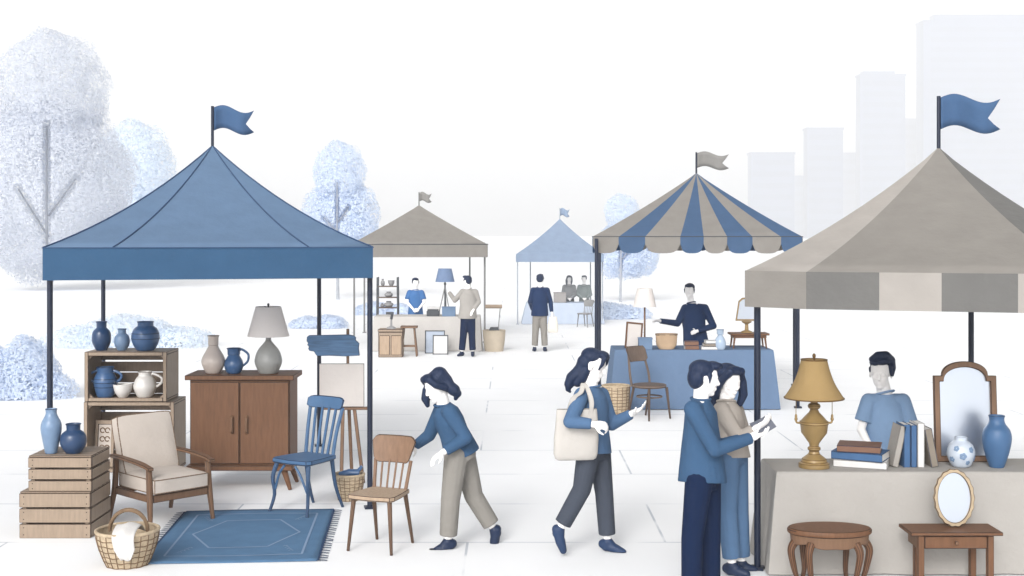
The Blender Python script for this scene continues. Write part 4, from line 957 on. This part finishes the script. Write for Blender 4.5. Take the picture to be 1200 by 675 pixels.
def person(label, d, px0, J, look, hd, cl, hair, vox=.007, k=1.0, tilt=0.0, group='people at the flea market', hands=((0, -1, 0), (0, -1, 0)), curl=(30, 30), short=False, hem=.55, width=1.0, leg_k=1.0, dep=1.0):
    """J: joints as (picture column, picture row, metres towards the back); one continuous body, clothes and hair as children"""
    x0 = X(px0, d)
    def P(j):
        dy = j[2] if len(j) > 2 else 0; q = d + dy; return V((X(j[0], q) - x0, dy, Z(j[1], q)))
    t = thing('person', label, 'person', (x0, d, 0), 0, group); g = {n: P(v) for n, v in J.items()}
    f = V(look).normalized(); u0 = V(hd).normalized(); r_ = f.cross(u0).normalized(); u = r_.cross(f).normalized()
    HR = Matrix((r_, f, u)).transposed(); H = g['head']
    hp = lambda a, b, c: H + (r_ * a + f * b + u * c) * k
    sh = (g['shR'] - g['shL']); axis = sh.normalized(); neck, pel = g['neck'], g['pelvis']; up = (neck - pel).normalized()
    fw = axis.cross(up); fw = -fw if fw.dot(f) < 0 and False else fw; fw.normalize()
    def ring(c, a, b, up_=None):
        return [c + axis * (math.cos(q) * a) + fw * (math.sin(q) * b) for q in [2 * math.pi * i / 24 for i in range(24)]]
    shw = sh.length / 2 * 1.0
    # ---- body
    mb = MB()
    mb.ell(hp(0, -.008, .022), (.073 * k, .093 * k, .09 * k), HR, 20, 14); mb.ell(hp(0, .022, -.045), (.056 * k, .064 * k, .074 * k), HR, 20, 14); mb.ell(hp(0, .058, -.098), (.027 * k, .024 * k, .022 * k), HR)
    mb.cap(hp(0, .082, .004), .011 * k, hp(0, .098, -.03), .015 * k); mb.ell(hp(0, .074, .018), (.046 * k, .014 * k, .012 * k), HR)
    for s in (-1, 1):
        mb.ell(hp(s * .03, .075, -.004), (.014 * k, .009 * k, .009 * k), HR); mb.ell(hp(s * .077, -.004, -.02), (.009 * k, .02 * k, .03 * k), HR); mb.ell(hp(s * .034, .06, -.03), (.024 * k, .018 * k, .022 * k), HR)
    mb.ell(hp(0, .085, -.062), (.022 * k, .008 * k, .0055 * k), HR); mb.ell(hp(0, .083, -.073), (.019 * k, .008 * k, .006 * k), HR)
    mb.cap(neck - up * .04, .055 * k, hp(0, -.02, -.05), .05 * k)
    mb.rings([ring(lerp(pel, neck, a), x, y) for a, x, y in ((-.12, .12, .085), (.1, .135, .09), (.4, .11, .08), (.75, min(.14, shw), .095), (.95, shw * .7, .06))])
    arms = {}
    for s in 'LR':
        a, e, w_ = g['sh' + s], g['el' + s], g['wr' + s]
        mb.cap(neck - up * .05, .05, a, .048); mb.cap(a, .047, e, .036); mb.cap(e, .037, w_, .026)
        hdir = (w_ - e).normalized(); hn = hands[0 if s == 'L' else 1]
        if hn is not None: hand(mb, w_ + hdir * .01, hdir if len(hn) < 4 else V(hn[3]), V(hn[:3]), .95 * k, curl[0 if s == 'L' else 1], 1 if s == 'R' else -1)
        hp_, kn, an = g['hip' + s], g['kn' + s], g['an' + s]
        mb.cap(hp_, .075, kn, .048); mb.cap(kn, .048, an, .034); toe = g['toe' + s]; mb.cap(an - V((0, 0, .03)), .033, lerp(an, toe, .75), .024)
    body = remesh(mb, 'body', m_skin, t, vox, 3)
    # ---- top
    mb = MB(); hem_p = lerp(pel, neck, hem * 0 - .06) if not short else lerp(pel, neck, -.06)
    top_rings = [(-.1, .17 * width, .15 * dep), (.08, .165 * width, .14 * dep), (.38, .148 * width, .122 * dep), (.62, .158 * width, .125), (.82, shw * .98, .112), (.94, shw * .6, .075), (.975, .07 * k, .066 * k)]
    mb.rings([ring(lerp(pel, neck, a), x, y) for a, x, y in top_rings])
    for s in 'LR':
        a, e, w_ = g['sh' + s], g['el' + s], g['wr' + s]
        mb.cap(lerp(neck, a, .3) - up * .045, .055, a, .066)
        if cl.get('tee'):
            e2 = lerp(a, e, .72); mb.cap(a, .068, e2, .076, flat1=True)
        else:
            mb.cap(a, .066, e, .055); w2 = lerp(e, w_, .96); mb.cap(e, .055, w2, .043, flat1=True)
    top = remesh(mb, cl.get('topname', 'sweater'), cl['top'], t, vox, 3)
    mb = MB(); cc = neck - up * .008
    hn_ = (hp(0, -.02, -.05) - neck).normalized(); ax_, ay_, _ = frame_from(hn_)
    mb.tube([cc + ax_ * math.cos(a) * .066 * k + ay_ * math.sin(a) * .064 * k for a in [2 * math.pi * i / 24 for i in range(24)]], .009 * k, 8, close=True); mb.build('collar', cl['top'], top)
    # ---- trousers
    mb = MB(); mb.rings([ring(lerp(pel, neck, a), x, y) for a, x, y in ((-.2, .14, .1), (-.08, .16, .118), (.05, .15, .11), (.1, .14, .1))])
    for s in 'LR':
        hp_, kn, an = g['hip' + s], g['kn' + s], g['an' + s]; q = lerp(kn, an, .86); lk = leg_k
        mb.cap(hp_, .098 * lk, kn, .076 * lk); mb.cap(kn, .076 * lk, q, .07 * lk, flat1=True)
    mb.cap(g['hipL'], .095, g['hipR'], .095)
    remesh(mb, 'trousers', cl['legs'], t, vox, 3)
    # ---- shoes
    for s in 'LR':
        an, toe = g['an' + s], g['toe' + s]; kn = g['kn' + s]; fd = (toe - an); fl = V((fd.x, fd.y, 0)); 
        flat = fd.z > -.16 and an.z < .16
        shin = (an - kn).normalized(); dn = V((0, 0, -1)) if flat else (shin * .8 + V((0, 0, -.3))).normalized()
        heel = an + dn * .05 - fd.normalized() * .045; mid = lerp(heel, toe, .6)
        mb = MB(); mb.cap(heel, .04, mid, .042); mb.cap(mid, .042, toe, .03); mb.cap(an + dn * .0, .045, heel + fd.normalized() * .03, .042, flat0=True); mb.cap(an, .042, mid, .03)
        remesh(mb, 'shoe', cl.get('shoe', m_shoe), t, vox, 2, .004 if flat else None)
    # ---- hair
    mb = MB()
    for h in hair:
        if h[0] == 'e': mb.ell(hp(*h[1]), tuple(v * k for v in h[2]), HR, 20, 12)
        elif h[0] == 'w':
            q = [(P(a[:3]), a[3]) for a in h[1]]
            for (a, ra), (b, rb) in zip(q, q[1:]): mb.cap(a, ra, b, rb)
        elif h[0] == 'c':
            for (a, ra), (b, rb) in zip(h[1], h[1][1:]): mb.cap(hp(*a), ra * k, hp(*b), rb * k)
    if hair: remesh(mb, 'hair', cl.get('hair', m_hair), t, vox * .8, 3)
    return t, g, x0
SHORT = [('e', (0, -.03, .055), (.083, .088, .068)), ('e', (0, -.055, .01), (.079, .062, .075)), ('e', (0, .045, .092), (.062, .052, .03)), ('e', (.03, .07, .098), (.032, .03, .02)),
         ('c', (((.075, .012, .03), .014), ((.078, .012, -.02), .007))), ('c', (((-.075, .012, .03), .014), ((-.078, .012, -.02), .007)))]
# woman with the tote bag, walking
dW = 10.45
HW = [('e', (0, -.03, .05), (.084, .09, .07)), ('e', (0, -.06, -.005), (.08, .062, .085)), ('e', (0, .045, .088), (.064, .052, .034)), ('c', (((.05, .07, .08), .022), ((.066, .075, .03), .015), ((.07, .06, -.02), .007))), ('c', (((-.05, .07, .08), .022), ((-.066, .075, .03), .015), ((-.07, .06, -.02), .007))),
      ('w', ((692, 420, 0, .075), (685, 424, 0, .062), (681, 431, 0, .05), (677, 438, 0, .058), (671, 443, 0, .055), (667, 450, 0, .042), (665.5, 456, 0, .022), (668, 459, 0, .012))), ('w', ((686, 434, -.02, .05), (682, 442, -.02, .05), (677, 448, -.02, .04)))]
JW = dict(head=(696, 427, 0), neck=(693, 452, 0), pelvis=(694, 523, 0), shR=(682, 463, -.13), elR=(668, 494, -.33), wrR=(694, 497, -.36), shL=(705, 463, .12), elL=(717, 497, .15), wrL=(740, 485, .06),
          hipR=(690, 528, -.085), knR=(682, 573, -.09), anR=(656, 620, -.08), toeR=(660, 645, -.09), hipL=(702, 528, .085), knL=(708, 578, .09), anL=(712, 634, .09), toeL=(730, 647, .05))
person('woman with long wavy hair walking with a canvas bag on her shoulder', dW, 696, JW, (.92, -.28, -.3), (.25, 0, 1), dict(top=m_sw_blue, legs=m_tr_char, shoe=m_shoe_b), HW, k=1.08, hands=((0, -.2, 1), (0, .6, -.6)), curl=(25, 70), width=1.1)
# tote bag
bx = X(676, dW - .22)
t = thing('tote_bag', 'oat canvas tote bag hanging from the walking woman', 'bag', (bx, dW - .215, 0), R(6))
zc, zb = Z(479, dW - .22), Z(539, dW - .22); mb = MB()
sec = lambda w, dp, z, sk: [V((math.copysign(abs(math.cos(a)) ** .35, math.cos(a)) * w / 2 + sk, math.copysign(abs(math.sin(a)) ** .8, math.sin(a)) * dp / 2, z)) for a in [2 * math.pi * i / 40 for i in range(40)]]
H_ = zc - zb
mb.rings([sec(w, q, zb + H_ * a, sk) for a, w, q, sk in ((0, .29, .05, -.01), (.03, .33, .075, -.01), (.12, .355, .095, -.01), (.4, .36, .105, -.005), (.75, .34, .085, .0), (1, .325, .05, .0))]); mb.build('body', [m_tote, m_line_grey], t, edge=.004, ang=50)
for y, dx in ((-.03, 0), (.03, .02)):
    mb = MB(); zs = Z(452, dW - .14); P = spline([(.1 + dx, y, zc - .05), (.115, y * .8 - .02, zc + .05), (.09, y * .5 - .02, zs - .03), (.065, .05 + y, zs + .018), (.03, y * .5 - .02, zs - .04), (-.03, y * .8, zc + .08), (-.07, y, zc - .05)], 6)
    mb.rings([[V(p) + V((a * .016, 0, b)) for a, b in ((-1, -.003), (1, -.003), (1, .003), (-1, .003))] for p in P]); mb.build('strap', m_tote, t)
# bending woman
dB_ = 10.7
HB = [('e', (0, -.028, .05), (.085, .092, .07)), ('e', (0, -.06, -.005), (.082, .062, .085)), ('e', (0, .045, .086), (.066, .05, .034)),
      ('c', (((.05, .055, .08), .03), ((.075, .04, .03), .024), ((.078, .02, -.01), .014))), ('c', (((-.05, .055, .08), .03), ((-.077, .03, .02), .028), ((-.08, -.03, -.03), .03))),
      ('w', ((515, 440, 0, .075), (522, 446, 0, .06), (527, 453, -.02, .05), (532, 457, -.02, .052), (536, 461, -.02, .036), (534, 467, -.02, .018))), ('w', ((508, 446, .07, .05), (501, 458, .07, .045), (499, 467, .07, .04), (501, 475, .06, .02)))]
JB = dict(head=(511, 452, 0), neck=(518, 473, .02), pelvis=(540, 527, .03), shL=(527, 483, -.13), elL=(546, 513, -.19), wrL=(521, 529, -.24), shR=(517, 480, .15), elR=(503, 510, .27), wrR=(487, 522, .34),
          hipL=(535, 533, -.06), knL=(528, 585, -.09), anL=(525, 634, -.08), toeL=(507, 648, -.1), hipR=(543, 533, .11), knR=(555, 581, .12), anR=(579, 620, .12), toeR=(578, 643, .12))
person('woman in blue sweater and grey trousers bending over the brown chair', dB_, 540, JB, (-.78, -.45, -.38), (-.2, 0, 1), dict(top=m_sw_deep, legs=m_tr_grey), HB, k=1.05, hands=((.6, .3, -.5), (.2, -.6, -.5)), curl=(35, 60), leg_k=1.06)
# the couple
dM = 9.35
SHM = [('e', (0, -.03, .055), (.085, .092, .07)), ('e', (0, -.06, .0), (.081, .062, .085)), ('e', (0, .05, .09), (.064, .056, .034)), ('e', (0, .085, .095), (.045, .03, .022)),
       ('c', (((.074, .012, .03), .017), ((.078, .012, -.02), .008))), ('c', (((-.074, .012, .03), .017), ((-.078, .012, -.02), .008)))]
JM = dict(head=(826, 443, 0), neck=(821, 466, .0), pelvis=(823, 556, .0), shR=(812, 480, -.17), elR=(838, 527, -.24), wrR=(881, 513, -.12), shL=(826, 481, .17), elL=(838, 524, .24), wrL=(868, 515, .16),
          hipR=(819, 563, -.09), knR=(811, 632, -.1), anR=(810, 697, -.1), toeR=(828, 708, -.13), hipL=(829, 563, .09), knL=(832, 632, .1), anL=(833, 690, .1), toeL=(852, 700, .06))
person('man in steel blue sweater and navy trousers beside the couple\'s woman', dM, 823, JM, (.9, .12, -.12), (.05, 0, 1), dict(top=m_sw_deep, legs=m_tr_navy), SHM, k=1.06, hands=((0, -.5, .8), (0, .3, .9)), curl=(30, 25), width=1.08, leg_k=1.04, dep=1.2)
dF = 9.85
HF = [('e', (0, -.028, .05), (.087, .094, .072)), ('e', (0, -.06, -.005), (.084, .064, .09)), ('e', (0, .045, .088), (.068, .05, .034)), ('c', (((.05, .06, .085), .03), ((.078, .03, .03), .026), ((.085, -.02, -.05), .034), ((.07, -.05, -.13), .04), ((.05, -.06, -.2), .035))),
      ('c', (((-.05, .06, .085), .03), ((-.078, .03, .03), .026), ((-.085, -.02, -.05), .034), ((-.07, -.05, -.13), .04), ((-.05, -.06, -.2), .03))), ('c', (((0, -.08, -.04), .065), ((0, -.085, -.14), .06), ((0, -.07, -.21), .04)))]
HF2 = HF + [('w', ((866, 436, .03, .035), (870, 448, .04, .034), (871, 462, .05, .036), (867, 473, .05, .026)))]
JF = dict(head=(854, 446, 0), neck=(851, 469, .0), pelvis=(856, 530, .0), shR=(845, 481, -.14), elR=(866, 514, -.15), wrR=(884, 503, -.2), shL=(862, 481, .14), elL=(873, 512, .14), wrL=(890, 502, .0),
          hipR=(852, 536, -.07), knR=(852, 600, -.07), anR=(858, 662, -.06), toeR=(875, 673, -.12), hipL=(862, 536, .08), knL=(866, 600, .1), anL=(869, 660, .1), toeL=(884, 668, .08))
person('woman in stone sweater and light blue trousers looking at a booklet', dF, 856, JF, (.5, -.84, -.2), (.02, 0, 1), dict(top=m_sw_tan, legs=m_tr_blue), HF2, k=1.06, hands=((0, -.4, .9), (0, .4, .9)), curl=(30, 30))
t = thing('booklet', 'grey booklet held between the couple', 'booklet', (X(894, dF - .2), dF - .2, Z(499, dF - .2)), R(10)); t.rotation_euler = (R(48), R(-24), R(12))
for s in (-1, 1):
    mb = MB(); mb.box((s * .04, 0, .004 + .0), (.08, .12, .006), Matrix.Rotation(R(-s * 9), 3, 'Y')); mb.build('cover', M('booklet_cover', (104, 108, 120), .6), t, False)
# sellers
dS = 10.95
SB = [('e', (0, -.03, .058), (.082, .088, .064)), ('e', (0, -.055, .01), (.077, .06, .075)), ('e', (-.01, .05, .095), (.068, .05, .03)), ('e', (.03, .085, .09), (.04, .03, .024)), ('c', (((-.074, .02, .04), .018), ((-.079, .016, -.02), .009))), ('c', (((.074, .012, .03), .012), ((.077, .008, .0), .007))), ('w', ((1022, 421, -.1, .028), (1029, 417, -.11, .038), (1038, 417, -.1, .042), (1044, 422, -.06, .038), (1047, 431, -.03, .022), (1046, 440, -.03, .012)))]
JS = dict(head=(1032, 436, 0), neck=(1037, 459, .0), pelvis=(1040, 549, .02), shR=(1018, 470, .0), elR=(1009, 503, -.02), wrR=(1024, 534, -.12), shL=(1058, 470, .0), elL=(1068, 505, -.02), wrL=(1058, 536, -.12),
          hipR=(1032, 552, 0), knR=(1032, 595, 0), anR=(1031, 622, .0), toeR=(1029, 632, -.15), hipL=(1048, 552, 0), knL=(1048, 595, 0), anL=(1049, 622, .0), toeL=(1051, 632, -.15))
person('seller in light blue T-shirt behind the brass lamp and books', dS, 1040, JS, (-.4, -.9, -.12), (0, 0, 1), dict(top=m_tee, legs=m_tr_navy, tee=1, topname='t_shirt'), SB, k=1.14, width=1.12)
dN = 20.7
JN = dict(head=(808, 341, 0), neck=(810, 354, .0), pelvis=(816, 404, .0), shR=(803, 361, .0), elR=(794, 379, -.08), wrR=(773, 376, -.3), shL=(826, 361, .0), elL=(836, 382, -.05), wrL=(817, 388, -.2),
          hipR=(811, 407, 0), knR=(811, 437, 0), anR=(811, 459, .0), toeR=(810, 463, -.15), hipL=(821, 407, 0), knL=(821, 437, 0), anL=(821, 459, .0), toeL=(822, 463, -.15))
person('seller in navy sweater pointing behind the slate blue table', dN, 816, JN, (-.3, -.95, -.1), (0, 0, 1), dict(top=m_sw_navy, legs=m_tr_navy), SHORT, vox=.009, k=1.02, hands=((0, -1, 0), (0, -.3, -1)), width=1.25)
dG_ = 30.1
JG = dict(head=(487, 331.5, 0), neck=(487, 339.5, .0), pelvis=(487, 371, .0), shR=(480, 343, .0), elR=(477, 354, -.05), wrR=(484, 362, -.22), shL=(494, 343, .0), elL=(497, 354, -.05), wrL=(491, 361.5, -.22),
          hipR=(485, 373, 0), knR=(485, 390, 0), anR=(485, 402, .0), toeR=(485, 405, -.15), hipL=(490, 373, 0), knL=(490, 390, 0), anL=(490, 402, .0), toeL=(490, 405, -.15))
person('seller in bright blue T-shirt behind the oat cloth table', dG_, 487, JG, (.3, -.95, -.1), (0, 0, 1), dict(top=m_tee2, legs=m_tr_navy, tee=1, topname='t_shirt'), SHORT, vox=.011, width=1.1)
dC = 27.6
JC = dict(head=(547, 329.5, 0), neck=(549, 338, .0), pelvis=(548, 370, .0), shR=(557, 342, .03), elR=(561, 354, .05), wrR=(555, 363, -.1), shL=(542, 342, .0), elL=(533, 352, .1), wrL=(526, 343, .9),
          hipR=(552, 372, 0), knR=(553, 393, 0), anR=(554, 413, .0), toeR=(554, 416.5, -.15), hipL=(545, 372, 0), knL=(543, 393, 0), anL=(541, 413, .0), toeL=(537, 416.5, -.1))
JC['wrL'] = (526.5, 343, .55)
person('man in grey sweater and navy trousers touching the tripod lamp', dC, 548, JC, (-.75, .6, 0), (0, 0, 1), dict(top=m_sw_grey, legs=m_tr_navy), SHORT, vox=.011, k=1.03, hands=((1, 0, 0), (0, 0, -1)), width=1.18)
dA = 28.7
JA = dict(head=(633, 327.5, 0), neck=(633, 336, .0), pelvis=(632.5, 367, .0), shR=(641, 340, .0), elR=(645, 353, .04), wrR=(646.5, 366, -.02), shL=(625, 340, .0), elL=(621, 353, .04), wrL=(624, 363, .2),
          hipR=(636, 369, 0), knR=(637.5, 389, 0), anR=(638.5, 407.5, .0), toeR=(640, 410.5, .12), hipL=(629, 369, 0), knL=(627.5, 389, 0), anL=(626.5, 407.5, .0), toeL=(625, 410.5, .12))
person('man in navy sweater seen from behind with a pale bag', dA, 632.5, JA, (.12, .99, 0), (0, 0, 1), dict(top=m_sw_navy, legs=m_tr_grey), SHORT, vox=.011, k=1.03, hands=((-1, 0, 0), (-1, 0, 0)), width=1.15)
t = thing('shopping_bag', 'pale shopping bag in the hand of the man in navy', 'bag', (X(648, dA - .05), dA - .05, 0))
zb, zc = Z(389.5, dA), Z(371, dA); mb = MB(); mb.rings([sec(w_, q, zb + (zc - zb) * a, 0) for a, w_, q in ((0, .2, .06), (.1, .235, .1), (.6, .22, .1), (1, .17, .05))]); mb.build('body', M('cream_paper_bag', (232, 226, 216), .8), t, ang=50)
mb = MB(); mb.tube(spline([(-.05, 0, zc - .02), (-.03, .02, zc + .075), (.01, .02, zc + .075), (.04, 0, zc - .02)], 5), .008, 6); mb.build('handle', m_tote, t)
dZ_ = 38.7
for lab, px, topm, hair_ in (('woman in muted grey behind the ice blue table', 667, m_far_p1, HF), ('person in muted sage behind the ice blue table', 684.5, m_far_p2, SHORT)):
    o = px
    JZ = dict(head=(o, 327, 0), neck=(o, 333.5, .0), pelvis=(o, 358, .0), shR=(o - 5.5, 336, .0), elR=(o - 7.5, 345, -.05), wrR=(o - 1, 350, -.25), shL=(o + 5.5, 336, .0), elL=(o + 7.5, 345, -.05), wrL=(o + 2, 350, -.25),
              hipR=(o - 2, 359, 0), knR=(o - 2, 368, 0), anR=(o - 2, 374, .0), toeR=(o - 2, 376, -.15), hipL=(o + 2, 359, 0), knL=(o + 2, 368, 0), anL=(o + 2, 374, .0), toeL=(o + 2, 376, -.15))
    person(lab, dZ_, px, JZ, (.1 if px < 670 else -.4, -1, -.05), (0, 0, 1), dict(top=topm, legs=m_far_p1, hair=m_far_hair), hair_, vox=.012, k=.95, width=1.0)

# ------------------------------------------------------------------ haze
mb = MB(); mb.box((0, 700, 104.5), (1500, 1500, 211)); hz = bpy.data.materials.new('pale_air'); hz.use_nodes = True; n = hz.node_tree; n.nodes.clear()
out = n.nodes.new('ShaderNodeOutputMaterial'); pv = n.nodes.new('ShaderNodeVolumePrincipled'); pv.inputs['Color'].default_value = (.996, .998, 1, 1); pv.inputs['Density'].default_value = .00125
n.links.new(pv.outputs[0], out.inputs['Volume'])
o = mb.build('haze', hz, None, False); tag(o, kind='stuff')
